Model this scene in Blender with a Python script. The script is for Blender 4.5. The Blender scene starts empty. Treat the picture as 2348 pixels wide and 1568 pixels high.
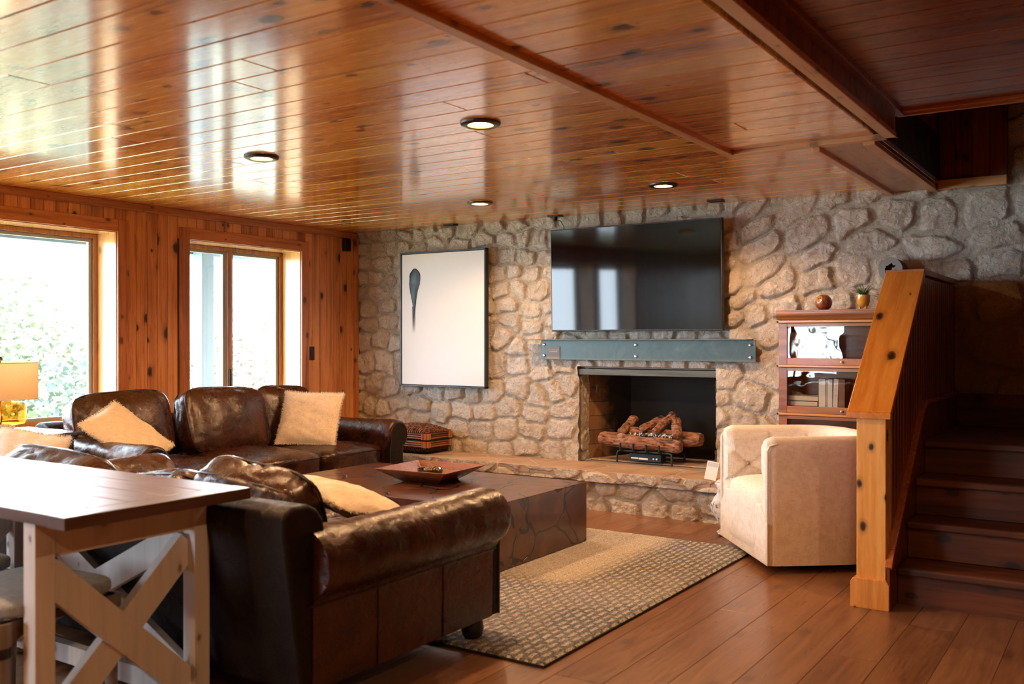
import bpy, bmesh, math, random
import numpy as np
from mathutils import Vector, Matrix, noise
C = bpy.context.scene
COL = C.collection
R = math.radians
PI = math.pi
rng = random.Random(7)

# ------------------------------------------------------------ camera, world, exposure
cam_d = bpy.data.cameras.new('camera')
cam = bpy.data.objects.new('camera', cam_d); COL.objects.link(cam)
cam_d.sensor_width = 36; cam_d.lens = 2172 / 2348 * 36
cam.location = (6.12, -6.62, 1.26)
cam.rotation_euler = (R(89.9), 0, R(33.46))
cam_d.clip_start = 0.05; cam_d.clip_end = 300
cam_d.dof.use_dof = True; cam_d.dof.focus_distance = 7.0; cam_d.dof.aperture_fstop = 3.2
C.camera = cam
C.view_settings.view_transform = 'Standard'; C.view_settings.look = 'None'
C.view_settings.gamma = 1; C.view_settings.use_curve_mapping = False
C.view_settings.exposure = 1.75
C.cycles.use_denoising = True
C.cycles.max_bounces = 8; C.cycles.diffuse_bounces = 4; C.cycles.glossy_bounces = 4
C.cycles.transparent_max_bounces = 16
C.cycles.sample_clamp_indirect = 6
C.cycles.caustics_reflective = False; C.cycles.caustics_refractive = False
wd = bpy.data.worlds.new('sky'); C.world = wd; wd.use_nodes = True
bg = wd.node_tree.nodes['Background']
bg.inputs[0].default_value = (0.74, 0.87, 1.0, 1); bg.inputs[1].default_value = 8.0

def portal(loc, rot, sx, sy):
    l = bpy.data.lights.new('window_portal', 'AREA'); l.shape = 'RECTANGLE'; l.size = sx; l.size_y = sy
    l.cycles.is_portal = True
    o = bpy.data.objects.new('window_portal', l); o.location = loc; o.rotation_euler = rot; COL.objects.link(o)
for y0, y1 in ((-4.90, -2.51), (-1.893, -0.72), (-6.15, -5.06)):
    portal((-0.33, (y0 + y1) / 2, 1.33), (0, R(-90), 0), 1.5, y1 - y0)
for x0, x1 in ((0.25, 2.0),):
    portal(((x0 + x1) / 2, -10.33, 1.34), (R(90), 0, 0), x1 - x0, 1.48)
# warm recessed lamps: (x, y, z ceiling, watts)
WARM = (1.0, 0.58, 0.28)
LAMPS = [(2.14, -3.07, 2.26, 26), (3.60, -3.07, 2.26, 26), (3.58, -1.02, 2.26, 29), (2.14, -1.02, 2.26, 24),
         (2.14, -5.12, 2.26, 26), (3.60, -5.12, 2.26, 13), (6.6, -4.6, 2.36, 17), (6.6, -7.2, 2.36, 17), (3.6, -7.2, 2.26, 26)]

# ------------------------------------------------------------ helpers
def mkobj(name, me, parent=None):
    o = bpy.data.objects.new(name, me); COL.objects.link(o)
    if parent is not None: o.parent = parent
    return o
def chain(p):
    v = Vector((0, 0, 0))
    while p is not None:
        v += p.location; p = p.parent
    return v
def tag(o, label=None, cat=None, group=None, kind=None):
    if label: o['label'] = label
    if cat: o['category'] = cat
    if group: o['group'] = group
    if kind: o['kind'] = kind
    return o
def thing(name, label, cat, loc=(0, 0, 0), rz=0, group=None):
    o = bpy.data.objects.new(name, None); COL.objects.link(o)
    o.empty_display_size = 0.1; o.location = loc; o.rotation_euler = (0, 0, rz)
    return tag(o, label, cat, group)
def struct(name, loc=(0, 0, 0)):
    o = bpy.data.objects.new(name, None); COL.objects.link(o); o.location = loc; o['kind'] = 'structure'
    return o
def copy_tree(o, parent=None):
    c = o.copy(); COL.objects.link(c)
    if parent is not None: c.parent = parent
    for ch in [k for k in bpy.data.objects if k.parent == o]: copy_tree(ch, c)
    return c

class MB:
    def __init__(s): s.v = []; s.f = []; s.a = []
    def add(s, vs, fs, rnd=0.0):
        n = len(s.v); s.v += [tuple(p) for p in vs]; s.f += [tuple(i + n for i in f) for f in fs]; s.a += [rnd] * len(fs); return s
    def box(s, x0, x1, y0, y1, z0, z1, rnd=0.0, M=None):
        vs = [Vector((x, y, z)) for x in (x0, x1) for y in (y0, y1) for z in (z0, z1)]
        if M is not None: vs = [M @ v for v in vs]
        return s.add(vs, [(0, 1, 3, 2), (4, 6, 7, 5), (0, 4, 5, 1), (2, 3, 7, 6), (0, 2, 6, 4), (1, 5, 7, 3)], rnd)
    def bar(s, a, b, w, h, up=(0, 0, 1), rnd=0.0):
        a = Vector(a); b = Vector(b); d = b - a; L = d.length; d.normalize()
        x = d.cross(Vector(up)).normalized(); u = x.cross(d).normalized()
        M = Matrix((x, d, u)).transposed().to_4x4(); M.translation = a
        return s.box(-w / 2, w / 2, 0, L, -h / 2, h / 2, rnd, M)
    def tube(s, pts, r, n=8, closed=False, rnd=0.0):
        pts = [Vector(p) for p in pts]; m = len(pts); rs = r if isinstance(r, (list, tuple)) else [r] * m
        vs = []; prev = None
        for i, p in enumerate(pts):
            if closed: t = (pts[(i + 1) % m] - pts[i - 1])
            else: t = pts[min(i + 1, m - 1)] - pts[max(i - 1, 0)]
            t.normalize()
            if prev is None: x = t.orthogonal().normalized()
            else: x = (prev - t * prev.dot(t)).normalized()
            prev = x; y = t.cross(x)
            for k in range(n):
                a = 2 * PI * k / n; vs.append(p + (x * math.cos(a) + y * math.sin(a)) * rs[i])
        fs = []
        for i in range(m if closed else m - 1):
            j = (i + 1) % m
            for k in range(n): fs.append((i * n + k, i * n + (k + 1) % n, j * n + (k + 1) % n, j * n + k))
        if not closed: fs += [tuple(range(n - 1, -1, -1)), tuple((m - 1) * n + k for k in range(n))]
        return s.add(vs, fs, rnd)
    def lathe(s, prof, c=(0, 0, 0), n=32, sx=1, sy=1, M=None, rnd=0.0, cap=True):
        vs = []
        for r, z in prof:
            for k in range(n):
                a = 2 * PI * k / n; p = Vector((r * math.cos(a) * sx, r * math.sin(a) * sy, z))
                if M is not None: p = M @ p
                vs.append(p + Vector(c))
        fs = []
        for i in range(len(prof) - 1):
            for k in range(n): fs.append((i * n + k, i * n + (k + 1) % n, (i + 1) * n + (k + 1) % n, (i + 1) * n + k))
        if cap and prof[0][0] > 1e-6: fs.append(tuple(range(n - 1, -1, -1)))
        if cap and prof[-1][0] > 1e-6: fs.append(tuple((len(prof) - 1) * n + k for k in range(n)))
        return s.add(vs, fs, rnd)
    def prism(s, poly, fn, a, b, rnd=0.0):
        n = len(poly); vs = [fn(p[0], p[1], a) for p in poly] + [fn(p[0], p[1], b) for p in poly]
        return s.add(vs, [tuple(range(n - 1, -1, -1)), tuple(range(n, 2 * n))] + [(i, (i + 1) % n, n + (i + 1) % n, n + i) for i in range(n)], rnd)
    def plank(s, O, L, A, N, l, w, t, ch, rnd):
        O, L, A, N = (Vector(q) for q in (O, L, A, N))
        vs = [O, O + L * l, O + L * l + A * w, O + A * w]
        bm_ = [v + N * (t - ch) for v in vs]
        tp = [O + L * ch + A * ch, O + L * (l - ch) + A * ch, O + L * (l - ch) + A * (w - ch), O + L * ch + A * (w - ch)]
        tp = [v + N * t for v in tp]
        vs = vs + bm_ + tp
        return s.add(vs, [(8, 9, 10, 11)] + [(4 + i, 4 + (i + 1) % 4, 8 + (i + 1) % 4, 8 + i) for i in range(4)] + [(i, (i + 1) % 4, 4 + (i + 1) % 4, 4 + i) for i in range(4)], rnd)
    def build(s, name, mat, parent=None, smooth=None, bevel=0, seg=2, local=False, fix=True):
        me = bpy.data.meshes.new(name)
        off = Vector((0, 0, 0)) if (parent is None or local) else chain(parent)
        me.from_pydata([Vector(v) - off for v in s.v], [], s.f)
        if any(s.a):
            at = me.attributes.new('rnd', 'FLOAT', 'FACE'); at.data.foreach_set('value', s.a)
        if fix:
            bm = bmesh.new(); bm.from_mesh(me); bmesh.ops.recalc_face_normals(bm, faces=bm.faces); bm.to_mesh(me); bm.free()
        me.materials.append(mat)
        if smooth is not None:
            me.shade_smooth(); me.set_sharp_from_angle(angle=R(smooth))
        o = mkobj(name, me, parent)
        if bevel:
            m = o.modifiers.new('bevel', 'BEVEL'); m.width = bevel; m.segments = seg; m.limit_method = 'ANGLE'; m.angle_limit = R(40)
            if smooth is None:
                me.shade_smooth(); me.set_sharp_from_angle(angle=R(35)); m.harden_normals = True
        return o

def superpts(p, w, d, h, e):
    x, y, z = p; m = (abs(x) ** e + abs(y) ** e + abs(z) ** e) ** (-1 / e)
    return Vector((x * m * w / 2, y * m * d / 2, z * m * h / 2))
def cushion_mesh(w, d, h, e=4.5, n=14, wr=0.012, seed=0, puff=0.0, dent=None, M=None):
    """rounded box cushion; w x, d y (thickness), h z"""
    bm = bmesh.new(); bmesh.ops.create_cube(bm, size=2)
    bmesh.ops.subdivide_edges(bm, edges=bm.edges, cuts=n, use_grid_fill=True)
    o3 = Vector((seed * 7.3, seed * 3.1, seed))
    for v in bm.verts:
        q = v.co.copy(); p = superpts(q, w, d, h, e)
        u, t = q.x, q.z
        f = (1 - min(1, abs(u)) ** 2) * (1 - min(1, abs(t)) ** 2)
        p.y += math.copysign(puff * f, p.y) if abs(q.y) > .5 else 0
        nn = p.normalized()
        k = noise.noise(Vector((p.x * 7, p.y * 7, p.z * 3.5)) + o3) * wr * 1.3
        a = abs(noise.noise(Vector((p.x * 13 + p.z * 5, p.y * 6, p.z * 8 - p.x * 4)) + o3))
        k -= max(0, 0.16 - a) * wr * 4
        k += noise.noise(Vector((p.x * 30, p.y * 20, p.z * 22)) + o3) * wr * .25
        p += nn * k
        if dent: p = dent(p)
        v.co = p if M is None else M @ p
    return bm
def pipe_loop(w, d, h, e, yq, n=56, M=None):
    pts = []
    for i in range(n):
        a = 2 * PI * i / n; c, s = math.cos(a), math.sin(a); m = 1 / max(abs(c), abs(s))
        p = superpts((c * m, yq, s * m), w - .004, d, h - .004, e)
        pts.append(p if M is None else M @ p)
    return pts
def bm_obj(bm, name, mat, parent, smooth=60):
    me = bpy.data.meshes.new(name); bm.to_mesh(me); bm.free(); me.materials.append(mat); me.shade_smooth()
    return mkobj(name, me, parent)

# ------------------------------------------------------------ materials
def newmat(name):
    m = bpy.data.materials.new(name); m.use_nodes = True; nt = m.node_tree
    return m, nt, nt.nodes['Principled BSDF']
def nd(nt, t, props=None, **ins):
    n = nt.nodes.new(t)
    for k, v in (props or {}).items(): setattr(n, k, v)
    for k, v in ins.items():
        key = int(k[1:]) if k[0] == 'i' and k[1:].isdigit() else k.replace('_', ' ')
        if hasattr(v, 'is_output') or isinstance(v, bpy.types.NodeSocket): nt.links.new(v, n.inputs[key])
        else:
            if isinstance(v, tuple) and len(v) == 3 and len(getattr(n.inputs[key], 'default_value', (0,) * 3)) == 4: v = v + (1,)
            n.inputs[key].default_value = v
    return n
def ramp(nt, fac, stops):
    r = nt.nodes.new('ShaderNodeValToRGB'); nt.links.new(fac, r.inputs[0]); e = r.color_ramp.elements
    while len(e) < len(stops): e.new(0.5)
    for el, (p, c) in zip(e, stops):
        el.position = p; el.color = (c, c, c, 1) if isinstance(c, (int, float)) else tuple(c) + (1,)
    return r.outputs[0]
def math_n(nt, op, a, b=None, c=None, clamp=False):
    n = nt.nodes.new('ShaderNodeMath'); n.operation = op; n.use_clamp = clamp
    for i, q in enumerate((a, b, c)):
        if q is None: continue
        if isinstance(q, bpy.types.NodeSocket): nt.links.new(q, n.inputs[i])
        else: n.inputs[i].default_value = q
    return n.outputs[0]
def mix(nt, fac, a, b, mode='MIX'):
    n = nt.nodes.new('ShaderNodeMix'); n.data_type = 'RGBA'; n.blend_type = mode
    for i, q in ((0, fac), (6, a), (7, b)):
        if isinstance(q, bpy.types.NodeSocket): nt.links.new(q, n.inputs[i])
        elif isinstance(q, (int, float)): n.inputs[i].default_value = q
        else: n.inputs[i].default_value = tuple(q) + (1,)
    return n.outputs[2]
def bump(nt, h, strength, dist, b, normal=None):
    n = nd(nt, 'ShaderNodeBump', Strength=strength, Distance=dist, Height=h)
    if normal is not None: nt.links.new(normal, n.inputs['Normal'])
    nt.links.new(n.outputs[0], b.inputs['Normal']); return n.outputs[0]
def coords(nt, scale=(1, 1, 1), rnd=True, mult=37.0):
    tc = nt.nodes.new('ShaderNodeTexCoord'); src = tc.outputs['Object']
    if rnd:
        at = nd(nt, 'ShaderNodeAttribute', {'attribute_name': 'rnd'})
        mu = math_n(nt, 'MULTIPLY', at.outputs['Fac'], mult)
        cb = nt.nodes.new('ShaderNodeCombineXYZ')
        for i in range(3): nt.links.new(mu, cb.inputs[i])
        ad = nt.nodes.new('ShaderNodeVectorMath'); ad.operation = 'ADD'
        nt.links.new(src, ad.inputs[0]); nt.links.new(cb.outputs[0], ad.inputs[1]); src = ad.outputs[0]
    mp = nt.nodes.new('ShaderNodeMapping'); nt.links.new(src, mp.inputs[0]); mp.inputs['Scale'].default_value = scale
    return mp.outputs[0], (at.outputs['Fac'] if rnd else None)
def plain(name, col, rough=0.5, metal=0.0, spec=0.5, coat=0, emit=None, es=0):
    m, nt, b = newmat(name)
    b.inputs['Base Color'].default_value = tuple(col) + (1,); b.inputs['Roughness'].default_value = rough
    b.inputs['Metallic'].default_value = metal; b.inputs['Specular IOR Level'].default_value = spec
    b.inputs['Coat Weight'].default_value = coat
    if emit: b.inputs['Emission Color'].default_value = tuple(emit) + (1,); b.inputs['Emission Strength'].default_value = es
    # a little procedural variation
    vec, _ = coords(nt, (1, 1, 1), False); n = nd(nt, 'ShaderNodeTexNoise', Vector=vec, Scale=9.0, Detail=4.0)
    r = ramp(nt, n.outputs[0], [(.3, max(0, rough - .06)), (.7, min(1, rough + .06))]); nt.links.new(r, b.inputs['Roughness'])
    return m
def wood(name, dark, mid, light, axis='x', rough=0.3, knots=1.0, grain=1.0, coat=0.0, coatr=.1, var=0.35, kscale=1.0, knotcol=(.03, .012, .004), bumpd=.0015, streak=1.0):
    m, nt, b = newmat(name)
    al, ac = 1.0, 14.0
    sc = {'x': (al, ac, ac), 'y': (ac, al, ac), 'z': (ac, ac, al)}[axis]
    vec, at = coords(nt, sc)
    n1 = nd(nt, 'ShaderNodeTexNoise', Vector=vec, Scale=1.1, Detail=5.0, Roughness=.6, Distortion=1.2)
    n2 = nd(nt, 'ShaderNodeTexNoise', Vector=vec, Scale=5.5, Detail=3.0, Roughness=.6, Distortion=.6)
    f = math_n(nt, 'ADD', math_n(nt, 'MULTIPLY', n1.outputs[0], .75), math_n(nt, 'MULTIPLY', n2.outputs[0], .25 * grain))
    pv = math_n(nt, 'MULTIPLY', math_n(nt, 'SUBTRACT', nd(nt, 'ShaderNodeTexWhiteNoise', {'noise_dimensions': '1D'}, W=at).outputs[0], .5), var)
    f2 = math_n(nt, 'ADD', f, pv)
    col = ramp(nt, f2, [(.30, dark), (.5, mid), (.68, light)])
    # dark heartwood streaks
    vs, _ = coords(nt, {'x': (.35, 7, 7), 'y': (7, .35, 7), 'z': (7, 7, .35)}[axis], True, 61.0)
    n3 = nd(nt, 'ShaderNodeTexNoise', Vector=vs, Scale=1.6, Detail=3.0, Distortion=.5)
    col = mix(nt, math_n(nt, 'MULTIPLY', ramp(nt, n3.outputs[0], [(.56, 0.0), (.72, 1.0)]), .75 * streak), col, tuple(c * .55 for c in dark))
    if knots > 0:
        vk, _ = coords(nt, (1, 1, 1), True, 11.0); sk = nd(nt, 'ShaderNodeSeparateXYZ', Vector=vk); ia = 'xyz'.index(axis); o1, o2 = [q for q in range(3) if q != ia]
        ck = nt.nodes.new('ShaderNodeCombineXYZ'); nt.links.new(math_n(nt, 'MULTIPLY', sk.outputs[ia], 3.9 * kscale), ck.inputs[0])
        nt.links.new(math_n(nt, 'MULTIPLY', math_n(nt, 'ADD', sk.outputs[o1], sk.outputs[o2]), 6.2 * kscale), ck.inputs[1])
        nz = nd(nt, 'ShaderNodeTexNoise', Vector=vk, Scale=26.0, Detail=2.0)
        vo = nd(nt, 'ShaderNodeTexVoronoi', {'voronoi_dimensions': '2D'}, Vector=ck.outputs[0], Scale=1.0, Randomness=1.0)
        rs = nd(nt, 'ShaderNodeSeparateColor', Color=vo.outputs['Color'])
        dd = math_n(nt, 'ADD', vo.outputs['Distance'], math_n(nt, 'MULTIPLY', math_n(nt, 'SUBTRACT', nz.outputs[0], .5), .10))
        dd = math_n(nt, 'DIVIDE', dd, math_n(nt, 'ADD', math_n(nt, 'MULTIPLY', rs.outputs[0], 1.1), .12))
        kf = ramp(nt, dd, [(.055, 1.0), (.10, .85), (.135, .30), (.26, 0.0)])
        kf = math_n(nt, 'MULTIPLY', kf, knots)
        col = mix(nt, kf, col, knotcol)
    nt.links.new(col, b.inputs['Base Color'])
    rr = ramp(nt, n2.outputs[0], [(.3, rough * .75), (.75, min(1, rough * 1.35))]); nt.links.new(rr, b.inputs['Roughness'])
    b.inputs['Coat Weight'].default_value = coat; b.inputs['Coat Roughness'].default_value = coatr; b.inputs['Coat IOR'].default_value = 1.58 if coat >= 1 else 1.5
    bump(nt, n2.outputs[0], .35, bumpd, b)
    return m
def leather(name, base, hi, rough=.3):
    m, nt, b = newmat(name)
    vec, _ = coords(nt, (1, 1, 1), False)
    n1 = nd(nt, 'ShaderNodeTexNoise', Vector=vec, Scale=3.2, Detail=6.0, Roughness=.65, Distortion=.8)
    n2 = nd(nt, 'ShaderNodeTexNoise', Vector=vec, Scale=14.0, Detail=5.0, Roughness=.7, Distortion=1.5)
    vo = nd(nt, 'ShaderNodeTexVoronoi', {'feature': 'DISTANCE_TO_EDGE'}, Vector=vec, Scale=9.0)
    c = ramp(nt, n1.outputs[0], [(.35, base), (.72, hi)])
    sc = ramp(nt, vo.outputs[0], [(0.0, 1.0), (.03, 0.0)])
    msk = ramp(nt, n2.outputs[0], [(.5, 0.0), (.66, .5)])
    c = mix(nt, math_n(nt, 'MULTIPLY', sc, msk), c, tuple(min(1, q * 2.6) for q in hi))
    nt.links.new(c, b.inputs['Base Color'])
    r = ramp(nt, n2.outputs[0], [(.3, rough * .7), (.75, rough * 1.5)]); nt.links.new(r, b.inputs['Roughness'])
    v2 = nd(nt, 'ShaderNodeTexVoronoi', Vector=vec, Scale=260.0)
    h1 = bump(nt, n2.outputs[0], .5, .006, b)
    bump(nt, v2.outputs['Distance'], .12, .001, b, h1)
    b.inputs['Specular IOR Level'].default_value = .6 if rough < .45 else .25
    return m
def cloth(name, c1, c2, sc=700.0, rough=.9, bd=.0015):
    m, nt, b = newmat(name)
    vec, _ = coords(nt, (1, 1, 1), False)
    ws = []
    for ax in ((1, .06, .06), (.06, 1, .06), (.06, .06, 1)):
        mp = nt.nodes.new('ShaderNodeMapping'); nt.links.new(vec, mp.inputs[0]); mp.inputs['Scale'].default_value = ax
        ws.append(nd(nt, 'ShaderNodeTexNoise', Vector=mp.outputs[0], Scale=sc, Detail=2.0).outputs[0])
    f = math_n(nt, 'MULTIPLY', math_n(nt, 'ADD', math_n(nt, 'ADD', ws[0], ws[1]), ws[2]), .333)
    big = nd(nt, 'ShaderNodeTexNoise', Vector=vec, Scale=5.0, Detail=3.0)
    c = ramp(nt, f, [(.38, c2), (.55, c1)]); c = mix(nt, math_n(nt, 'MULTIPLY', big.outputs[0], .12), c, c2)
    nt.links.new(c, b.inputs['Base Color']); b.inputs['Roughness'].default_value = rough
    b.inputs['Sheen Weight'].default_value = .15; b.inputs['Specular IOR Level'].default_value = .2
    bump(nt, f, .5, bd, b)
    return m
def glassmat(name, tint=(1, 1, 1), refl=.08, rough=0.0, wav=0.0):
    m, nt, b = newmat(name); nt.nodes.remove(b); out = nt.nodes['Material Output']
    t = nd(nt, 'ShaderNodeBsdfTransparent', Color=tint); g = nd(nt, 'ShaderNodeBsdfGlossy', Roughness=rough)
    lw = nd(nt, 'ShaderNodeLayerWeight', Blend=.5); fz = math_n(nt, 'POWER', lw.outputs['Facing'], 4.0)
    if wav:
        vec, _ = coords(nt, (1, 1, 1), False); n = nd(nt, 'ShaderNodeTexNoise', Vector=vec, Scale=9.0, Detail=1.0)
        bp = nd(nt, 'ShaderNodeBump', Strength=.5, Distance=wav, Height=n.outputs[0]); nt.links.new(bp.outputs[0], g.inputs['Normal'])
    f = math_n(nt, 'ADD', math_n(nt, 'MULTIPLY', fz, .6), refl, clamp=True)
    mx = nt.nodes.new('ShaderNodeMixShader'); nt.links.new(f, mx.inputs[0]); nt.links.new(t.outputs[0], mx.inputs[1]); nt.links.new(g.outputs[0], mx.inputs[2])
    nt.links.new(mx.outputs[0], out.inputs[0]); return m
def stone_mat():
    m, nt, b = newmat('limestone rubble')
    vec, _ = coords(nt, (1, 1, 1), False)
    at = nd(nt, 'ShaderNodeAttribute', {'attribute_name': 'sc'}); sp = nd(nt, 'ShaderNodeSeparateColor', Color=at.outputs['Color'])
    idr, mask = sp.outputs[0], sp.outputs[1]
    base = ramp(nt, idr, [(0.0, (.66, .57, .47)), (.3, (.80, .72, .62)), (.6, (.72, .64, .54)), (1.0, (.84, .77, .69))])
    n1 = nd(nt, 'ShaderNodeTexNoise', Vector=vec, Scale=7.0, Detail=8.0, Roughness=.7)
    n2 = nd(nt, 'ShaderNodeTexNoise', Vector=vec, Scale=55.0, Detail=6.0, Roughness=.7)
    c = mix(nt, ramp(nt, n1.outputs[0], [(.5, 0.0), (.75, .65)]), base, (.56, .34, .18))
    c = mix(nt, ramp(nt, n2.outputs[0], [(.32, .55), (.46, 0.0)]), c, (.36, .27, .19))
    mort = mix(nt, n2.outputs[0], (.60, .52, .42), (.70, .62, .51))
    c = mix(nt, mask, mort, c); nt.links.new(c, b.inputs['Base Color'])
    b.inputs['Roughness'].default_value = .9; b.inputs['Specular IOR Level'].default_value = .25
    n3 = nd(nt, 'ShaderNodeTexNoise', Vector=vec, Scale=20.0, Detail=7.0, Roughness=.62, Distortion=1.2)
    c = mix(nt, math_n(nt, 'MULTIPLY', ramp(nt, n3.outputs[0], [(.55, 0.0), (.7, .5)]), mask), c, (.86, .78, .68)); nt.links.new(c, b.inputs['Base Color'])
    bb = bump(nt, n1.outputs[0], .6, .03, b); bb = bump(nt, n3.outputs[0], 1.0, .045, b, bb); bump(nt, n2.outputs[0], .6, .010, b, bb)
    return m
STONE = stone_mat()
PINE = wood('knotty pine panelling', (.36, .12, .035), (.62, .25, .09), (.72, .34, .13), 'z', rough=.32, knots=1.0, coat=.25, var=.4, kscale=.72)
PINET = wood('pine trim across', (.30, .09, .025), (.50, .18, .055), (.58, .23, .08), 'y', rough=.32, knots=.8, coat=.25, var=.2)
PINETZ = wood('pine trim upright', (.30, .09, .025), (.50, .18, .055), (.58, .23, .08), 'z', rough=.32, knots=.8, coat=.25, var=.2)
REVEAL = wood('honey pine reveal', (.55, .26, .09), (.72, .40, .17), (.80, .50, .25), 'z', rough=.2, knots=.5, coat=.5, var=.2)
CEIL = wood('varnished pine ceiling', (.58, .175, .022), (.88, .34, .05), (.95, .48, .10), 'x', rough=.24, knots=.9, coat=1.0, coatr=.12, var=.35, kscale=.8, bumpd=.001)
TRIMC = wood('ceiling trim along', (.46, .20, .07), (.60, .29, .11), (.68, .36, .15), 'y', rough=.35, knots=.6, coat=.2, var=.2)
TRIMX = wood('ceiling trim across', (.46, .20, .07), (.60, .29, .11), (.68, .36, .15), 'x', rough=.35, knots=.6, coat=.2, var=.2)
FLOOR = wood('oak floor', (.155, .062, .026), (.22, .095, .042), (.28, .13, .06), 'y', rough=.36, knots=.35, coat=.25, coatr=.22, var=.25, kscale=.5, streak=.3)
STAIR = wood('stained stair pine', (.07, .017, .004), (.135, .036, .009), (.19, .055, .014), 'x', rough=.5, knots=1.0, coat=.03, var=.15, kscale=.8)
STAIRY = wood('stained stair boards', (.11, .022, .006), (.20, .045, .010), (.26, .065, .016), 'z', rough=.32, knots=.8, coat=.2, var=.3)
NEWEL = wood('orange pine newel', (.60, .21, .035), (.78, .34, .07), (.86, .44, .11), 'z', rough=.25, knots=1.0, coat=.5, var=.2, kscale=1.25, streak=.5)
NEWELC = wood('orange pine cap', (.52, .15, .018), (.68, .23, .028), (.76, .30, .05), 'y', rough=.25, knots=1.0, coat=.4, var=.1, kscale=.75, streak=.3)
OAK = wood('antique oak', (.20, .055, .010), (.34, .11, .020), (.44, .17, .035), 'x', rough=.35, knots=0, coat=.2, var=.2)
OAKL = wood('antique oak rail', (.40, .16, .04), (.54, .24, .07), (.62, .31, .10), 'x', rough=.3, knots=0, coat=.3, var=.2)
DARKW = wood('dark stained plank top', (.045, .018, .010), (.09, .036, .018), (.14, .06, .03), 'x', rough=.42, knots=.7, coat=1.0, coatr=.34, var=.3)
BLOCK = wood('cracked hardwood block', (.055, .018, .008), (.105, .034, .014), (.16, .055, .024), 'x', rough=.27, knots=0, coat=.35, coatr=.2, var=.2)
TRAYW = wood('reddish wooden tray', (.16, .05, .018), (.24, .075, .026), (.31, .105, .038), 'x', rough=.3, knots=0, coat=.4, var=.2)
WHITEW = wood('whitewashed pine', (.60, .56, .53), (.72, .68, .64), (.78, .75, .71), 'z', rough=.55, knots=.75, var=.1, knotcol=(.10, .05, .03), streak=.15)
LEATH = leather('dark brown leather', (.016, .005, .0025), (.075, .018, .005), .27)
LEATHD = leather('shade-darkened leather', (.007, .0035, .0025), (.014, .0055, .003), .55)  # dark leather deepened further: shade behind the sofa is put into the colour
PIPING = leather('leather piping', (.012, .005, .003), (.03, .010, .005), .35)
LINEN = cloth('cream linen', (.78, .66, .52), (.58, .46, .34), 420.0)
FRINGE = cloth('cream fringe', (.88, .82, .72), (.70, .62, .50), 300.0)
CHAIRF = cloth('oatmeal linen upholstery', (.88, .84, .80), (.70, .61, .53), 500.0)
GREYC = cloth('grey seat cushion', (.34, .37, .38), (.24, .26, .27), 420.0)
BLACK = plain('matt black', (.012, .012, .013), .5)
SCREEN = plain('television glass', (.002, .002, .0025), .10, spec=.45)
for l_ in list(SCREEN.node_tree.nodes['Principled BSDF'].inputs['Roughness'].links): SCREEN.node_tree.links.remove(l_)
SCREEN.node_tree.nodes['Principled BSDF'].inputs['Roughness'].default_value = .05
BRONZE = plain('dark bronze', (.05, .04, .035), .35, .8)
BRASS = plain('brass', (.75, .55, .25), .25, 1)
CHROME = plain('bright bolt', (.85, .85, .85), .25, .8)
GLASS = glassmat('window glass', (.985, .99, .99), .035)
GLASSW = glassmat('old cabinet glass', (.9, .9, .88), .04, 0.0, .0015)
VINYL = plain('grey window sash', (.33, .36, .36), .4)
WFRAME = wood('stained window frame', (.28, .11, .04), (.42, .18, .07), (.5, .23, .1), 'z', rough=.3, knots=0, coat=.3, var=.1)
def steel_mat():
    m, nt, b = newmat('blued raw steel'); vec, _ = coords(nt, (1, 1, 1), False)
    n = nd(nt, 'ShaderNodeTexNoise', Vector=vec, Scale=5.0, Detail=7.0, Roughness=.65, Distortion=1.0)
    c = ramp(nt, n.outputs[0], [(.3, (.055, .075, .07)), (.55, (.11, .145, .14)), (.75, (.20, .25, .24))]); nt.links.new(c, b.inputs['Base Color'])
    b.inputs['Metallic'].default_value = .55; nt.links.new(ramp(nt, n.outputs[0], [(.3, .35), (.7, .6)]), b.inputs['Roughness']); return m
STEEL = steel_mat()
def brick_mat():
    m, nt, b = newmat('dark firebrick'); vec, _ = coords(nt, (1, 1, 1), False)
    br = nt.nodes.new('ShaderNodeTexBrick')
    sp = nd(nt, 'ShaderNodeSeparateXYZ', Vector=vec); cb = nt.nodes.new('ShaderNodeCombineXYZ')
    nt.links.new(math_n(nt, 'ADD', sp.outputs[0], sp.outputs[1]), cb.inputs[0]); nt.links.new(sp.outputs[2], cb.inputs[1])
    nt.links.new(cb.outputs[0], br.inputs['Vector'])
    for k, v in (('Color1', (.32, .17, .075, 1)), ('Color2', (.22, .11, .05, 1)), ('Mortar', (.10, .07, .05, 1))): br.inputs[k].default_value = v
    for k, v in (('Scale', 1.0), ('Mortar Size', .004), ('Brick Width', .225), ('Row Height', .115), ('Bias', 0.0)): br.inputs[k].default_value = v
    n = nd(nt, 'ShaderNodeTexNoise', Vector=vec, Scale=2.6, Detail=6.0, Roughness=.65)
    # mottled darkening, stronger on the rear bricks and towards the flue
    so = math_n(nt, 'ADD', math_n(nt, 'MULTIPLY', sp.outputs[1], 2.6), math_n(nt, 'MULTIPLY', sp.outputs[2], .55))
    so = math_n(nt, 'ADD', so, math_n(nt, 'MULTIPLY', math_n(nt, 'SUBTRACT', n.outputs[0], .5), 2.2))
    c = mix(nt, ramp(nt, so, [(.35, 0.0), (.95, .97)]), br.outputs[0], (.010, .011, .011))
    nt.links.new(c, b.inputs['Base Color']); b.inputs['Roughness'].default_value = .8
    bump(nt, br.outputs['Fac'], -.6, .006, b); return m
BRICK = brick_mat()
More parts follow.
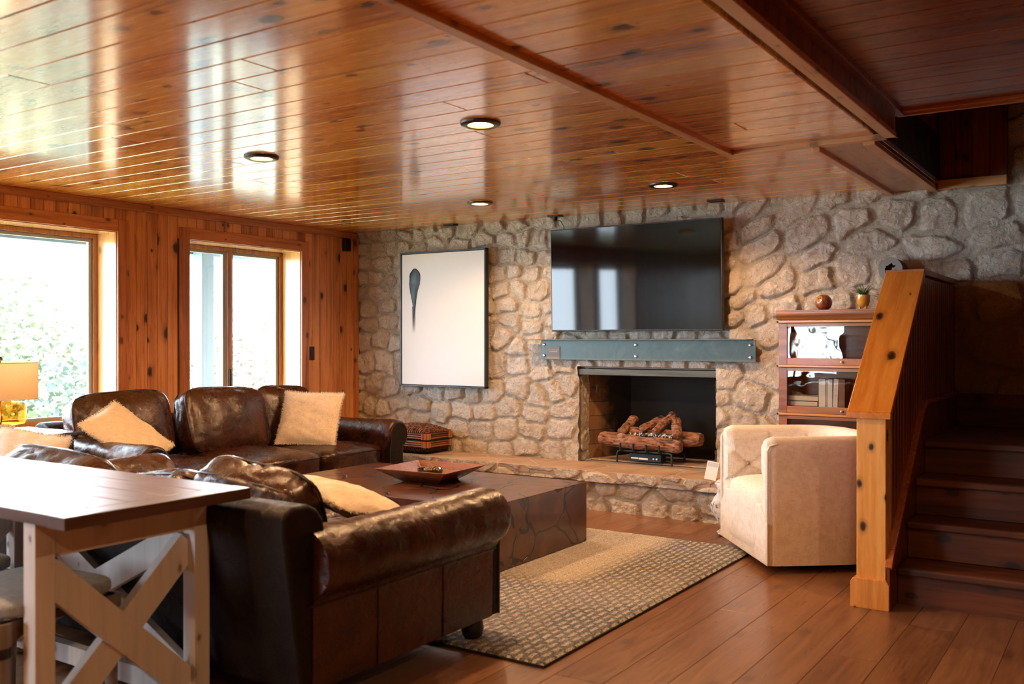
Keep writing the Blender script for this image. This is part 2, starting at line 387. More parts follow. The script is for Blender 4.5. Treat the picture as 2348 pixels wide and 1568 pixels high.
def slab_mat():
    m, nt, b = newmat('flagstone hearth'); vec, _ = coords(nt, (1, 1, 1), False)
    n = nd(nt, 'ShaderNodeTexNoise', Vector=vec, Scale=4.0, Detail=7.0, Roughness=.6)
    v = nd(nt, 'ShaderNodeTexVoronoi', {'feature': 'DISTANCE_TO_EDGE'}, Vector=vec, Scale=2.3)
    c = ramp(nt, n.outputs[0], [(.3, (.36, .24, .16)), (.6, (.50, .35, .24)), (.8, (.56, .42, .30))])
    c = mix(nt, ramp(nt, v.outputs[0], [(.008, .6), (.02, 0.0)]), c, (.62, .55, .46))
    nt.links.new(c, b.inputs['Base Color']); b.inputs['Roughness'].default_value = .55
    bump(nt, n.outputs[0], .4, .01, b); return m
SLAB = slab_mat()

# ------------------------------------------------------------ stone walls
def vnoise(x, y, seed):
    r = np.random.RandomState(seed); T = r.rand(256, 256)
    xi = np.floor(x).astype(int); yi = np.floor(y).astype(int); fx = x - xi; fy = y - yi
    fx = fx * fx * (3 - 2 * fx); fy = fy * fy * (3 - 2 * fy)
    g = lambda a, b: T[a % 256, b % 256]
    return (g(xi, yi) * (1 - fx) + g(xi + 1, yi) * fx) * (1 - fy) + (g(xi, yi + 1) * (1 - fx) + g(xi + 1, yi + 1) * fx) * fy - .5
def fbm(x, y, seed, o=4):
    s = 0; a = 1.0
    for k in range(o): s = s + a * vnoise(x * 2 ** k, y * 2 ** k, seed + k); a *= .5
    return s
def stone_patch(name, O, U, V, N, w, h, res=.008, seed=1, cell=(.23, .155), depth=.028, hole=None, parent=None, kind='structure', rough=1.0, grow=None):
    nu = max(2, int(w / res)); nv = max(2, int(h / res))
    u, v = np.meshgrid(np.linspace(0, w, nu + 1), np.linspace(0, h, nv + 1), indexing='ij')
    r = np.random.RandomState(seed); S = []
    y = -cell[1] * 1.5
    while y < h + cell[1] * 1.5:
        rh = cell[1] * r.uniform(.72, 1.35); x = -cell[0] * r.uniform(.5, 1.5)
        while x < w + cell[0] * 1.5:
            cw = cell[0] * r.uniform(.5, 1.5); S.append((x + cw / 2, y + rh / 2 + r.uniform(-.32, .32) * rh, r.uniform(-.35, .35))); x += cw
        y += rh
    S = np.array(S); u0, v0 = u, v
    if grow:
        g0, g1, gs = grow; f = np.clip((u - g0) / (g1 - g0), 0, 1); integ = np.where(u < g0, u, np.where(u < g1, u - (1 - gs) * (u - g0) ** 2 / (g1 - g0) / 2, g1 - (1 - gs) * (g1 - g0) / 2 + gs * (u - g1)))
        v = (v - 1.2) * (1 + (gs - 1) * f) + 1.2 + 0; u = integ
    uw = u + .035 * fbm(u * 4 + 3, v * 4, seed + 20, 2) + .014 * fbm(u * 22, v * 22, seed + 31, 2); vw = v + .035 * fbm(u * 4, v * 4 + 9, seed + 40, 2) + .012 * vnoise(u * 22 + 5, v * 22, seed + 33)
    P = np.stack([uw.ravel(), vw.ravel()], 1); F1 = np.full(len(P), 9.); F2 = F1.copy(); ID = np.zeros(len(P), int)
    for k, (sx, sy, sa) in enumerate(S):
        sel = np.where((abs(P[:, 0] - sx) < .4) & (abs(P[:, 1] - sy) < .32))[0]
        if not len(sel): continue
        dx = P[sel, 0] - sx; dy = P[sel, 1] - sy; ca, sn = math.cos(sa * .5), math.sin(sa * .5)
        ex = abs(dx * ca + dy * sn) / (cell[0] / cell[1]) ** .75; ey = abs(-dx * sn + dy * ca)
        d = (ex ** 4 + ey ** 4) ** .25
        a = d < F1[sel]; i = sel[a]; F2[i] = F1[i]; F1[i] = d[a]; ID[i] = k
        bsel = (~a) & (d < F2[sel]); j = sel[bsel]; F2[j] = d[bsel]
    e = (F2 - F1).reshape(u.shape); ID = ID.reshape(u.shape)
    sm = lambda t: np.clip(t, 0, 1) ** 2 * (3 - 2 * np.clip(t, 0, 1))
    k = sm((e - .016) / .016)
    rr = r.rand(len(S), 4)
    tilt = (rr[ID, 1] - .5) * .09 * (u - S[ID, 0]) + (rr[ID, 2] - .5) * .12 * (v - S[ID, 1])
    face = depth * (.62 + .5 * rr[ID, 3]) + tilt + rough * (.014 * fbm(u * 9, v * 9, seed + 60, 5) + .020 * np.abs(fbm(u * 13, v * 13, seed + 70, 4))) + .006 * sm(e / .07)
    hgt = k * face + (1 - k) * (.008 + .004 * vnoise(u * 30, v * 30, seed + 90))
    O, U, V, N = (np.array(q, float) for q in (O, U, V, N))
    u, v = u0, v0
    co = O + u[..., None] * U + v[..., None] * V + hgt[..., None] * N
    idx = np.arange((nu + 1) * (nv + 1)).reshape(nu + 1, nv + 1)
    q = np.stack([idx[:-1, :-1], idx[1:, :-1], idx[1:, 1:], idx[:-1, 1:]], -1).reshape(-1, 4)
    if hole is not None:
        cu = u[:-1, :-1].ravel() + res / 2; cv = v[:-1, :-1].ravel() + res / 2
        q = q[~hole(cu, cv)]
    if np.dot(np.cross(U, V), N) < 0: q = q[:, ::-1]
    off = np.array(chain(parent)) if parent is not None else 0
    me = bpy.data.meshes.new(name); cof = (co.reshape(-1, 3) - off)
    me.vertices.add(len(cof)); me.vertices.foreach_set('co', cof.astype('f').ravel())
    me.loops.add(len(q) * 4); me.loops.foreach_set('vertex_index', q.astype('i').ravel())
    me.polygons.add(len(q)); me.polygons.foreach_set('loop_start', np.arange(0, len(q) * 4, 4, dtype='i')); me.polygons.foreach_set('loop_total', np.full(len(q), 4, 'i'))
    me.update(); me.validate()
    a = me.color_attributes.new('sc', 'FLOAT_COLOR', 'POINT')
    colr = np.zeros((len(cof), 4), 'f'); colr[:, 0] = rr[ID, 0].ravel(); colr[:, 1] = k.ravel(); colr[:, 3] = 1
    a.data.foreach_set('color', colr.ravel()); me.materials.append(STONE); me.shade_smooth()
    o = mkobj(name, me, parent)
    if kind and parent is None: o['kind'] = kind
    return o
FX0, FX1, FZ0, FZ1 = 2.385, 3.545, .30, 1.03
wb = stone_patch('wall_back', (-.1, .02, 0), (1, 0, 0), (0, 0, 1), (0, -1, 0), 6.5, 3.80, .0085, 3, cell=(.21, .15), grow=(3.7, 4.4, .68),
                 hole=lambda a, b: ((a - .1 > FX0) & (a - .1 < FX1) & (b > FZ0 - .03) & (b < FZ1 + .02)) | ((a < 5.0) & (b > 2.32)))
stone_patch('stone_jamb_left', (FX0, .015, FZ0), (0, 1, 0), (0, 0, 1), (1, 0, 0), .13, .73, .007, 5, cell=(.2, .15), depth=.012, parent=wb)
stone_patch('stone_jamb_right', (FX1, .015, FZ0), (0, 1, 0), (0, 0, 1), (-1, 0, 0), .13, .73, .007, 6, cell=(.2, .15), depth=.012, parent=wb)
# core behind the stone face, around the firebox
mb = MB()
for b_ in ((-.3, FX0, .03, .75, -.1, 3.8), (FX1, 6.5, .03, .75, -.1, 3.8), (FX0, FX1, .03, .75, FZ1 + .01, 3.8), (FX0, FX1, .03, .75, -.1, FZ0 - .01)): mb.box(*b_)
tag(mb.build('wall_back_core', plain('masonry', (.3, .25, .2), .9)), kind='structure')
# firebox
fb = thing('firebox', 'dark brick firebox recessed in the stone wall behind the gas logs', 'fireplace', (2.965, .1, FZ0))
mb = MB(); A = [(FX0 + .01, .145), (2.56, .58), (3.38, .58), (FX1 - .01, .145)]
for i in range(3):
    (x0, y0), (x1, y1) = A[i], A[i + 1]
    mb.add([(x0, y0, FZ0), (x1, y1, FZ0), (x1, y1, 1.3), (x0, y0, 1.3)], [(0, 1, 2, 3)])
mb.build('brick_lining', BRICK, fb)
MB().prism(A, lambda a, b, c: (a, b, c), FZ0 - .005, FZ0 + .004).build('firebox_floor', SLAB, fb)
MB().prism(A, lambda a, b, c: (a, b, c), 1.3, 1.32).build('flue_throat', BLACK, fb)
t = MB().box(FX0 - .01, FX1 + .015, .0, .10, .985, 1.035).build('lintel', wood('charred lintel', (.05, .06, .06), (.10, .12, .12), (.16, .18, .17), 'x', rough=.6, knots=0, var=0), fb, bevel=.005)
t['label'] = 'weathered grey lintel bar'
# hearth ledge
hz = .295
mb = MB()
r_ = random.Random(4); xs = [.02]
while xs[-1] < 3.95: xs.append(xs[-1] + r_.uniform(.24, .46))
hearth = thing('hearth', 'long raised stone hearth ledge running under the fireplace', 'hearth', (2.0, -.2, 0))
for i in range(len(xs) - 1):
    mb.plank((xs[i] + .002, .01, hz - .05), (1, 0, 0), (0, -1, 0), (0, 0, 1), xs[i + 1] - xs[i] - .004, .455 + r_.uniform(-.004, .004), .05, .003, r_.random())
mb.build('ledge_slab', SLAB, hearth)
stone_patch('ledge_edge', (.02, -.435, hz - .078), (1, 0, 0), (0, 0, 1), (0, -1, 0), xs[-1] - .02, .078, .006, 12, cell=(.26, .3), depth=.016, rough=.6, parent=hearth)
stone_patch('hearth_front', (.02, -.385, 0), (1, 0, 0), (0, 0, 1), (0, -1, 0), xs[-1] - .04, hz - .07, .008, 13, cell=(.24, .15), depth=.03, parent=hearth)
MB().box(.02, xs[-1] - .02, -.388, .01, 0, hz - .045).build('hearth_core', plain('mortar', (.42, .38, .32), .9), hearth)

# ------------------------------------------------------------ floor
rnd = random.Random(11)
mb = MB(); x = -.071
while x < 9.1:
    y = -10.3 + rnd.uniform(-1.5, 0)
    while y < .5:
        L = rnd.uniform(.9, 2.1); y0 = max(y, -10.3); y1 = min(y + L, .05)
        if y1 > y0 + .02: mb.plank((x + .0006, y0, -.02), (0, 1, 0), (1, 0, 0), (0, 0, 1), y1 - y0 - .0012, .1968, .02, .0012, rnd.random() + .001)
        y += L
    x += .198
tag(mb.build('floor', FLOOR, fix=False), kind='structure')
tag(MB().box(-.3, 9.3, -10.5, .6, -.1, -.012).build('floor_slab', BLACK), kind='structure')

# ------------------------------------------------------------ ceiling
CZ = 2.26
mb = MB(); y = -5.039 - .175 * 31
rnd = random.Random(5)
while y < 0:
    x1 = 5.05; x = 0 - rnd.uniform(0, 3)
    while x < x1:
        L = rnd.uniform(2.2, 4.8); a = max(x, 0); b_ = min(x + L, x1)
        if b_ > a + .02 and y > -10.3: mb.plank((a, y + .001, CZ + .02), (1, 0, 0), (0, 1, 0), (0, 0, -1), b_ - a - .0012, .173, .02, .0045, rnd.random() + .001)
        x += L
    y += .175
tag(mb.build('ceiling', CEIL, fix=True), kind='structure')
mb = MB(); y = -1.83 - .175 * 50
while y < -1.9:
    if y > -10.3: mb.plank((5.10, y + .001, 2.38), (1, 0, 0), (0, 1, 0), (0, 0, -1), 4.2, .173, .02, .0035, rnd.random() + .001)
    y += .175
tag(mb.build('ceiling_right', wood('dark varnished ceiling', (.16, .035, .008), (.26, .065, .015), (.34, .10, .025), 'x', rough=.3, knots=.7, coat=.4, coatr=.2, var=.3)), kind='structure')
mb = MB(); mb.box(-.3, 5.06, -10.5, .1, CZ + .02, CZ + .3); mb.box(5.06, 9.3, -10.5, -1.83, 2.38, 2.60)
mb.box(4.9, 6.4, -1.95, .1, 3.8, 3.9); mb.box(4.85, 5.034, -1.95, .05, 2.285, 3.85); mb.box(5.0, 6.3, -1.95, -1.80, 2.41, 3.8)
tag(mb.build('ceiling_slab', BLACK), kind='structure')
def trim(i, mb, mat, bevel=.004): return tag(mb.build('trim_%d' % i, mat, bevel=bevel), kind='structure')
trim(1, MB().box(4.285, 4.335, -10.3, -1.76, 2.236, 2.262), TRIMC)
trim(2, MB().box(4.335, 5.15, -1.81, -1.76, 2.236, 2.262), TRIMX)
mb = MB().box(5.095, 5.150, -10.3, -1.76, 2.236, 2.262); mb.box(5.115, 5.140, -10.3, -1.775, 2.25, 2.39)
trim(3, mb, TRIMC)
y = -10.2; mb = MB()
while y < -1.85:
    mb.plank((5.139, y + .001, 2.262), (0, 0, 1), (0, 1, 0), (1, 0, 0), .09, .09, .006, .002, rnd.random() + .001); y += .092
trim(4, mb, STAIRY, 0)
trim(5, MB().box(5.14, 5.185, -10.3, -1.80, 2.335, 2.362), STAIRY)
mb = MB().box(5.15, 6.3, -1.835, -1.79, 2.345, 2.378); mb.box(5.15, 6.3, -1.80, -1.775, 2.335, 2.42)
trim(6, mb, wood('well edge trim', (.3, .08, .03), (.42, .14, .05), (.5, .18, .06), 'x', rough=.3, knots=0))
# boxed soffit by the stairwell
trim(7, MB().box(4.77, 5.04, -1.76, -.01, 2.236, 2.262), wood('soffit board', (.36, .17, .07), (.46, .23, .10), (.50, .27, .12), 'y', rough=.35, knots=.35, coat=.2, var=0, streak=.1))
trim(8, MB().box(4.735, 4.775, -1.76, -.01, 2.215, 2.262), TRIMC)
trim(9, MB().box(4.99, 5.045, -1.77, -.01, 2.218, 2.262), TRIMC)
mb = MB(); y = -1.80
while y < -.05:
    mb.plank((5.035, y + .001, 2.24), (0, 0, 1), (0, 1, 0), (1, 0, 0), 1.56, .086, .012, .003, rnd.random() + .001); y += .088
tag(mb.build('wall_stairwell_left', STAIRY), kind='structure')
mb = MB(); x = 5.047
while x < 5.40:
    mb.plank((x + .001, -.02, 2.27), (0, 0, 1), (1, 0, 0), (0, -1, 0), 1.5, .098, .02, .003, rnd.random() + .001); x += .1
tag(mb.build('wall_stairwell_back', STAIRY), kind='structure')
trim(10, MB().box(5.045, 5.445, -.065, -.02, 2.225, 2.285), TRIMX)

# ------------------------------------------------------------ left wall, windows
WIN = [(-4.90, -2.51), (-1.893, -0.72), (-6.15, -5.06)]
WZ0, WZ1 = .66, 2.04
def solid_with_holes(mb, lo, hi, holes, f):
    cuts = sorted(holes); a = lo
    for h0, h1 in cuts:
        f(mb, a, h0, 0, 2.3); f(mb, h0, h1, 0, WZ0); f(mb, h0, h1, WZ1, 2.3); a = h1
    f(mb, a, hi, 0, 2.3)
mb = MB(); solid_with_holes(mb, -10.5, .03, WIN, lambda m, a, b, c, d: m.box(-.30, -.014, a, b, c, d))
tag(mb.build('wall_left_core', plain('wall framing', (.25, .15, .08), .9)), kind='structure')
mb = MB(); rnd = random.Random(21); y = -10.3
y = -3.319 - .0885 * 78
while y < -.02:
    w = .0872
    spans = [(0, 2.255)]
    for h0, h1 in WIN:
        if y + w > h0 - .02 and y < h1 + .02: spans = [(0, WZ0), (WZ1, 2.255)]
    rr = rnd.random() + .001
    for z0, z1 in spans: mb.plank((-.014, y, z0), (0, 0, 1), (0, 1, 0), (1, 0, 0), z1 - z0, w, .014, .0025, rr)
    y += .0885
tag(mb.build('wall_left', PINE), kind='structure')
mb = MB().box(-.001, .022, -10.3, -.02, 2.205, 2.26); trim(11, mb, PINET)
def window(i, a, b, sashes):
    w = struct('window_%d' % i, (0, (a + b) / 2, WZ0))
    mb = MB()
    mb.box(-.27, .003, a - .012, a + .006, WZ0, WZ1, .3); mb.box(-.27, .003, b - .006, b + .012, WZ0, WZ1, .6)
    mb.box(-.27, .003, a - .012, b + .012, WZ1 - .006, WZ1 + .012, .2); mb.box(-.27, .02, a - .012, b + .012, WZ0 - .02, WZ0 + .006, .8)
    mb.build('window_reveal', REVEAL, w)
    cw = .088; mb = MB()
    for (y0, y1, z0, z1) in ((a - cw, a, WZ0 - .02, WZ1 + cw), (b, b + cw, WZ0 - .02, WZ1 + cw)): mb.box(0, .020, y0, y1, z0, z1, y0 + 20)
    mb.build('window_casing', PINETZ, w, bevel=.003)
    mb = MB().box(0, .0205, a, b, WZ1, WZ1 + cw, .4); mb.box(0, .03, a - cw, b + cw, WZ0 - .07, WZ0 - .02, .7)
    mb.build('window_casing', PINET, w, bevel=.003)
    def frame(mb, x0, x1, y0, y1, z0, z1, t):
        mb.box(x0, x1, y0, y0 + t, z0, z1); mb.box(x0, x1, y1 - t, y1, z0, z1); mb.box(x0, x1, y0 + t, y1 - t, z0, z0 + t); mb.box(x0, x1, y0 + t, y1 - t, z1 - t, z1)
    mb = MB(); frame(mb, -.27, -.22, a + .005, b - .005, WZ0 + .005, WZ1 - .006, .034); 
    for s0, s1 in sashes[1:]: mb.box(-.27, -.215, s0 - .035, s0 + .012, WZ0 + .03, WZ1 - .03)
    mb.build('window_frame', WFRAME, w, bevel=.004)
    mb = MB(); mb2 = MB()
    for s0, s1 in sashes:
        frame(mb, -.265, -.235, s0 + .012, s1 - .012, WZ0 + .036, WZ1 - .04, .026)
        mb2.box(-.254, -.250, s0 + .03, s1 - .03, WZ0 + .055, WZ1 - .06)
    mb.build('sash', VINYL, w, bevel=.003); mb2.build('window_pane', GLASS, w)
    if i == 2: MB().box(-.215, -.20, -1.325, -1.305, .78, 1.02).build('latch', BLACK, w, bevel=.002)
    return w
window(1, *WIN[0], [(-4.87, -2.54)])
window(2, *WIN[1], [(-1.86, -1.33), (-1.30, -.75)])
window(3, *WIN[2], [(-6.12, -5.09)])
# other walls of the room, behind and right of the camera
mb = MB()
for a, b, c, d in ((-.3, .25, 0, 2.6), (2.0, 9.3, 0, 2.6), (.25, 2.0, 2.08, 2.6), (.25, 2.0, 0, .6)): mb.box(a, b, -10.5, -10.3, c, d, .3)
tag(mb.build('wall_front', PINE), kind='structure')
w = struct('window_4', (1.12, -10.4, .6)); mb = MB()
for q in ((.25, .31), (1.94, 2.0), (1.09, 1.16)): mb.box(q[0], q[1], -10.42, -10.36, .6, 2.08)
mb.box(.25, 2.0, -10.42, -10.36, .6, .68); mb.box(.25, 2.0, -10.42, -10.36, 2.02, 2.08); mb.build('window_frame', WFRAME, w); MB().box(.30, 1.95, -10.392, -10.388, .66, 2.03).build('window_pane', GLASS, w)
tag(MB().box(9.15, 9.3, -10.5, -1.8, 0, 2.6, .4).build('wall_right', PINE), kind='structure')
mb = MB().box(6.18, 9.3, -1.8, -1.7, 0, 2.6, .4); mb.box(6.18, 6.3, -1.8, .1, 0, 3.9, .2)
tag(mb.build('wall_stair_right', STAIRY), kind='structure')
tag(MB().box(0.0, .035, -.05, -.012, 0, 2.21, .5).build('trim_12', PINETZ), kind='structure')
# wall fittings
s = thing('light_switch', 'black rocker switch plate on the pine wall right of the small window', 'switch', (0, -.594, 1.145))
MB().box(.001, .007, -.632, -.556, 1.085, 1.205).build('plate', BLACK, s, bevel=.002); MB().box(.006, .012, -.610, -.578, 1.112, 1.178).build('rocker', BLACK, s, bevel=.002)
s = thing('wall_speaker', 'small black box high in the corner where the pine wall meets stone', 'speaker', (0, -.156, 2.08))
MB().box(.001, .035, -.20, -.115, 2.085, 2.20).build('housing', BLACK, s, bevel=.004); MB().box(.035, .038, -.193, -.122, 2.092, 2.193).build('grille', plain('speaker cloth', (.006, .006, .006), .9), s)

# ------------------------------------------------------------ outside
ext = plain('painted exterior timber', (.15, .19, .20), .6)
ev = thing('roof_eave', 'pale blue-grey roof eave overhanging outside the windows', 'eave', (-1.2, -3, 2.1))
MB().box(-1.62, -1.5, -11, 2, 2.09, 2.36).build('fascia', ext, ev)
mb = MB(); y = -10.8
while y < 1.5: mb.box(-1.5, -.3, y, y + .07, 2.2, 2.36); y += .6
mb.build('rafter', ext, ev); MB().box(-1.6, -.3, -11, 2, 2.36, 2.40).build('sheathing', plain('eave boards', (.30, .36, .38), .7), ev)
p = thing('porch_post', 'pale square porch post standing outside the small window', 'post', (-1.42, -.62, -.1))
MB().box(-1.49, -1.35, -.69, -.55, -.1, 2.2).build('post_shaft', ext, p, bevel=.008); MB().box(-1.52, -1.32, -.72, -.52, -.1, .1).build('post_foot', ext, p, bevel=.008)
tag(MB().add([(-70, -60, -9), (-70, 60, -9), (-6, 60, -3), (-6, -60, -3), (-.5, -60, -.3), (-.5, 60, -.3)], [(0, 3, 2, 1), (3, 4, 5, 2)]).build('ground', plain('hillside grass', (.42, .42, .28), .95)), kind='structure')
tag(MB().add([(-.5, -60, -.3), (20, -60, -.3), (20, -10.6, -.3), (-.5, -10.6, -.3)], [(0, 1, 2, 3)]).build('ground_south', plain('lawn', (.14, .20, .08), .95)), kind='structure')
def leafmat(name, a, b, LF=.27):
    m, nt, bs = newmat(name); at = nd(nt, 'ShaderNodeAttribute', {'attribute_name': 'rnd'})
    nt.links.new(ramp(nt, at.outputs['Fac'], [(0, tuple(q * LF for q in a)), (1, tuple(q * LF for q in b))]), bs.inputs['Base Color']); bs.inputs['Roughness'].default_value = .7; return m
LEAFS = [leafmat('leaf green', (.26, .38, .20), (.50, .56, .30)), leafmat('leaf autumn', (.50, .40, .30), (.66, .52, .44)), leafmat('leaf blue green', (.22, .36, .32), (.42, .52, .46)), leafmat('leaf sunlit yellow', (.62, .60, .30), (.85, .78, .42), 1)]  # yellow leaves coloured bright as if sunlit, to tint the ceiling reflection
BARK = plain('bark', (.20, .15, .11), .9)
def tree(x, y, zb, ztop, rad, kind, label, seed, nl=2600, leaf=.13):
    r = random.Random(seed); t = thing('tree', label, 'tree', (x, y, zb), group=None)
    pts = [(x, y, zb), (x + .1, y, zb + (ztop - zb) * .4), (x, y + .1, zb + (ztop - zb) * .8)]
    mb = MB().tube(pts, [.16, .12, .05], 8)
    cl = []
    for k in range(16):
        a = r.uniform(0, 2 * PI); q = r.uniform(.25, 1) * rad * .75; z = ztop - r.uniform(.35, 1.0) ** 1.0 * min(rad * 1.7, (ztop - zb) * .8) * r.uniform(.2, 1)
        c = Vector((x + q * math.cos(a), y + q * math.sin(a), z)); cl.append(c)
        mb.tube([(x, y, max(zb + .5, z - rad * .6)), c], [.05, .012], 5)
    mb.build('trunk', BARK, t)
    mb = MB()
    for k in range(nl):
        c = r.choice(cl); d = Vector((r.gauss(0, 1), r.gauss(0, 1), r.gauss(0, .8))).normalized() * rad * .42 * r.uniform(.4, 1) ** .5
        p = c + d; u = Vector((r.uniform(-1, 1), r.uniform(-1, 1), r.uniform(-1, 1))).normalized(); v = u.orthogonal().normalized(); s = leaf * r.uniform(.6, 1.4)
        mb.add([p, p + u * s * .5 + v * s * .3, p + u * s, p + u * s * .5 - v * s * .3], [(0, 1, 2, 3)], r.random() + .001)
    mb.build('foliage', LEAFS[kind], t, fix=False)
TL = ['tall pale green tree beyond the large window, nearest its right edge', 'rosy leafed tree beyond the large window', 'blue-green tree beyond the large window, behind the lamp', 'rosy tree seen through the right pane of the small window', 'green tree behind the porch post beyond the small window']
def polar(u, d):  # direction seen through a window
    a = R(33.46) - math.atan((u - 1174) / 2172); return 6.12 - math.sin(a) * d, -6.62 + math.cos(a) * d
for k, (u, d, zt, rad, kd, lb) in enumerate(((165, 21, 1.75, 2.6, 0, 'green tree with a pale crown seen in the right part of the large window'), (60, 25, 2.0, 3.0, 1, 'rosy leafed tree in the middle of the large window view'),
        (-60, 22, 2.1, 2.8, 0, 'green tree at the left edge of the large window view'), (120, 17, .9, 2.2, 2, 'blue-green bushy tree low in the large window, right of the lamp'), (30, 16, .6, 2.2, 0, 'low green tree behind the table lamp outside the large window'),
        (590, 24, 1.6, 2.6, 1, 'rosy tree seen through the right pane of the small window'), (560, 18, .4, 2.0, 2, 'low blue-green tree in the right pane of the small window'), (450, 23, 1.4, 2.6, 1, 'rosy tree behind the porch post outside the small window'),
        (-260, 20, 2.8, 3.2, 3, 'tall tree left of the large window view, leaves coloured bright for a sunlit ceiling reflection'), (-500, 16, 3.2, 3.4, 3, 'tall tree far left outside the windows, leaves coloured bright for a sunlit ceiling reflection'))):
    x, y = polar(u, d); tree(x, y, -5.5, zt, rad, kd, lb, 30 + k)
tree(1.2, -16, -.3, 4.2, 2.6, 0, 'green tree outside the rear window behind the camera, left', 60, 1600); tree(4.6, -17, -.3, 4.6, 2.6, 0, 'green tree outside the rear window behind the camera, right', 61, 1600)

# ------------------------------------------------------------ recessed ceiling lamps
LLAB = ['black-ringed recessed ceiling lamp nearest the small window', 'black-ringed recessed ceiling lamp, largest, in the middle of the ceiling', 'black-ringed recessed lamp in front of the television', 'black-ringed recessed lamp near the framed painting',
        'recessed ceiling lamp above the sofa, behind the camera view', 'recessed ceiling lamp above the whitewashed desk', 'recessed lamp in the higher ceiling, nearer the stairs', 'recessed lamp in the higher ceiling, farther from the stairs', 'recessed ceiling lamp nearest the rear windows']
EMIT = plain('lamp lens', (.9, .8, .6), .5, emit=(1.0, .72, .42), es=9.0)
for k, (x, y, z, wt) in enumerate(LAMPS):
    t = thing('recessed_lamp', LLAB[k], 'ceiling lamp', (x, y, z - .02), group='recessed ceiling lamps')
    n = 40; mb = MB().lathe([(.058, z - .003), (.060, z - .014), (.075, z - .018), (.092, z - .010), (.094, z - .001)], (x, y, 0), n, cap=False)
    mb.build('trim_ring', BRONZE, t, smooth=50)
    MB().lathe([(.059, z - .014), (.045, z - .002)], (x, y, 0), n, cap=False).build('reflector', plain('reflector', (.8, .6, .35), .3), t, smooth=50)
    MB().lathe([(.0001, z - .004), (.045, z - .004)], (x, y, 0), n).build('lens', EMIT, t)
    l = bpy.data.lights.new('lamp_beam', 'SPOT'); l.energy = wt * 1.0; l.color = WARM; l.spot_size = R(154); l.spot_blend = .35; l.shadow_soft_size = .045
    o = mkobj('lamp_beam', l, t); o.location = (0, 0, -.002)
# small black mounts at the ceiling edge
for k, (x, y, lb) in enumerate(((1.166, -.085, 'flat black square plate on the ceiling above the painting'), (2.216, -.085, 'black ceiling plate with a stem and cable above the television'), (3.60, -.16, 'flat black square plate on the ceiling right of the television'))):
    t = thing('ceiling_plate', lb, 'ceiling plate', (x, y, CZ - .01), group='black plates along the ceiling edge')
    MB().box(x - .055, x + .055, y - .04, y + .04, CZ - .010, CZ - .0005).build('plate', BLACK, t, bevel=.003)
    if k == 1:
        MB().lathe([(.018, CZ - .045), (.02, CZ - .01)], (x, y, 0), 16).build('stem', BLACK, t, smooth=40)
        MB().tube([(x + .01, y, CZ - .04), (x + .05, y, CZ - .045), (x + .075, y + .01, CZ - .09), (x + .085, y + .01, CZ - .20)], .004, 6).build('cable', BLACK, t, smooth=60)


# ------------------------------------------------------------ staircase and its guard
st = thing('staircase', 'dark stained pine staircase with four steps up to a landing', 'staircase', (5.67, -1.8, 0))
NY = [-1.847, -1.614, -1.394, -1.156]; NZ = [.181, .363, .549, .724]
for i in range(4):
    yb = NY[i + 1] + .03 if i < 3 else -.03
    MB().box(5.16, 6.17, NY[i], yb, NZ[i] - .04, NZ[i], .1 + i * .21).build('tread', STAIR, st, bevel=.012, seg=3)
    MB().box(5.162, 6.17, NY[i] + .032, NY[i] + .052, (NZ[i - 1] if i else 0), NZ[i] - .04, .35 + i * .17).build('riser', STAIR, st)
mb = MB(); prof = [(-1.99, .0), (-1.99, .20), (-1.93, .27), (-1.2, .875), (-1.1, .915), (-.03, .915), (-.03, 0)]
mb.prism(prof, lambda a, b, c: (c, a, b), 5.146, 5.160, .3); mb.build('stringer', STAIRY, st)
mb = MB(); top = [(-1.99, .20), (-1.93, .275), (-1.2, .88), (-1.1, .925), (-.03, .925)]
for (a, b), (c, d) in zip(top, top[1:]): mb.bar((5.155, a, b), (5.155, c, d), .034, .022)
mb.build('skirt_moulding', wood('skirt moulding', (.28, .06, .015), (.40, .11, .03), (.48, .15, .04), 'y', rough=.3, knots=.3), st, bevel=.004)
MB().box(5.16, 6.17, -.055, -.035, .724, .925, .7).build('landing_baseboard', STAIR, st, bevel=.003)
g = thing('stair_guard', 'orange pine boarded stair guard with square newel and sloping cap', 'railing', (5.07, -1.9, 0))
MB().box(5.008, 5.140, -1.978, -1.84, 0, .90, .37).build('newel_post', NEWEL, g, bevel=.003)
mb = MB().prism([(-.087, 0), (.087, 0), (.087, .122), (.074, .140), (-.074, .140), (-.087, .122)], lambda a, b, c: (5.070 + a, c, b), -1.993, -1.80, .62)
mb.build('newel_base', NEWEL, g, bevel=.002)
mb = MB(); y = -1.86
rnd = random.Random(8)
while y < -.05:
    zt = min(.865 + (y + 1.985) * .857, 1.61)
    mb.plank((5.125, y, .0), (0, 0, 1), (0, 1, 0), (1, 0, 0), zt, .0655, .018, .006, rnd.random() + .001)
    mb.plank((5.025, y + .0655, .0), (0, 0, 1), (0, -1, 0), (-1, 0, 0), zt, .0655, .012, .004, rnd.random() + .001); y += .067
mb.build('boarding', STAIRY, g)
MB().prism([(-1.86, 0), (-1.86, 1.0), (-1.16, 1.60), (-.06, 1.60), (-.06, 0)], lambda a, b, c: (c, a, b), 5.026, 5.124).build('boarding_core', BLACK, g)
cl_ = math.hypot(.835, .717); mb = MB().box(-.099, .099, 0, cl_, -.028, 0, .45)
t = mb.build('sloping_cap', NEWELC, g, bevel=.003, local=True); t.location = Vector((5.066, -1.985, .928)) - g.location; t.rotation_euler = (math.atan2(.717, .835), 0, 0)
MB().prism([(-2.000, .893), (-2.000, .921), (-1.985, .928), (-1.955, .915), (-1.955, .893)], lambda a, b, c: (c, a, b), 4.967, 5.165, .45).build('cap_end', NEWELC, g, bevel=.002)
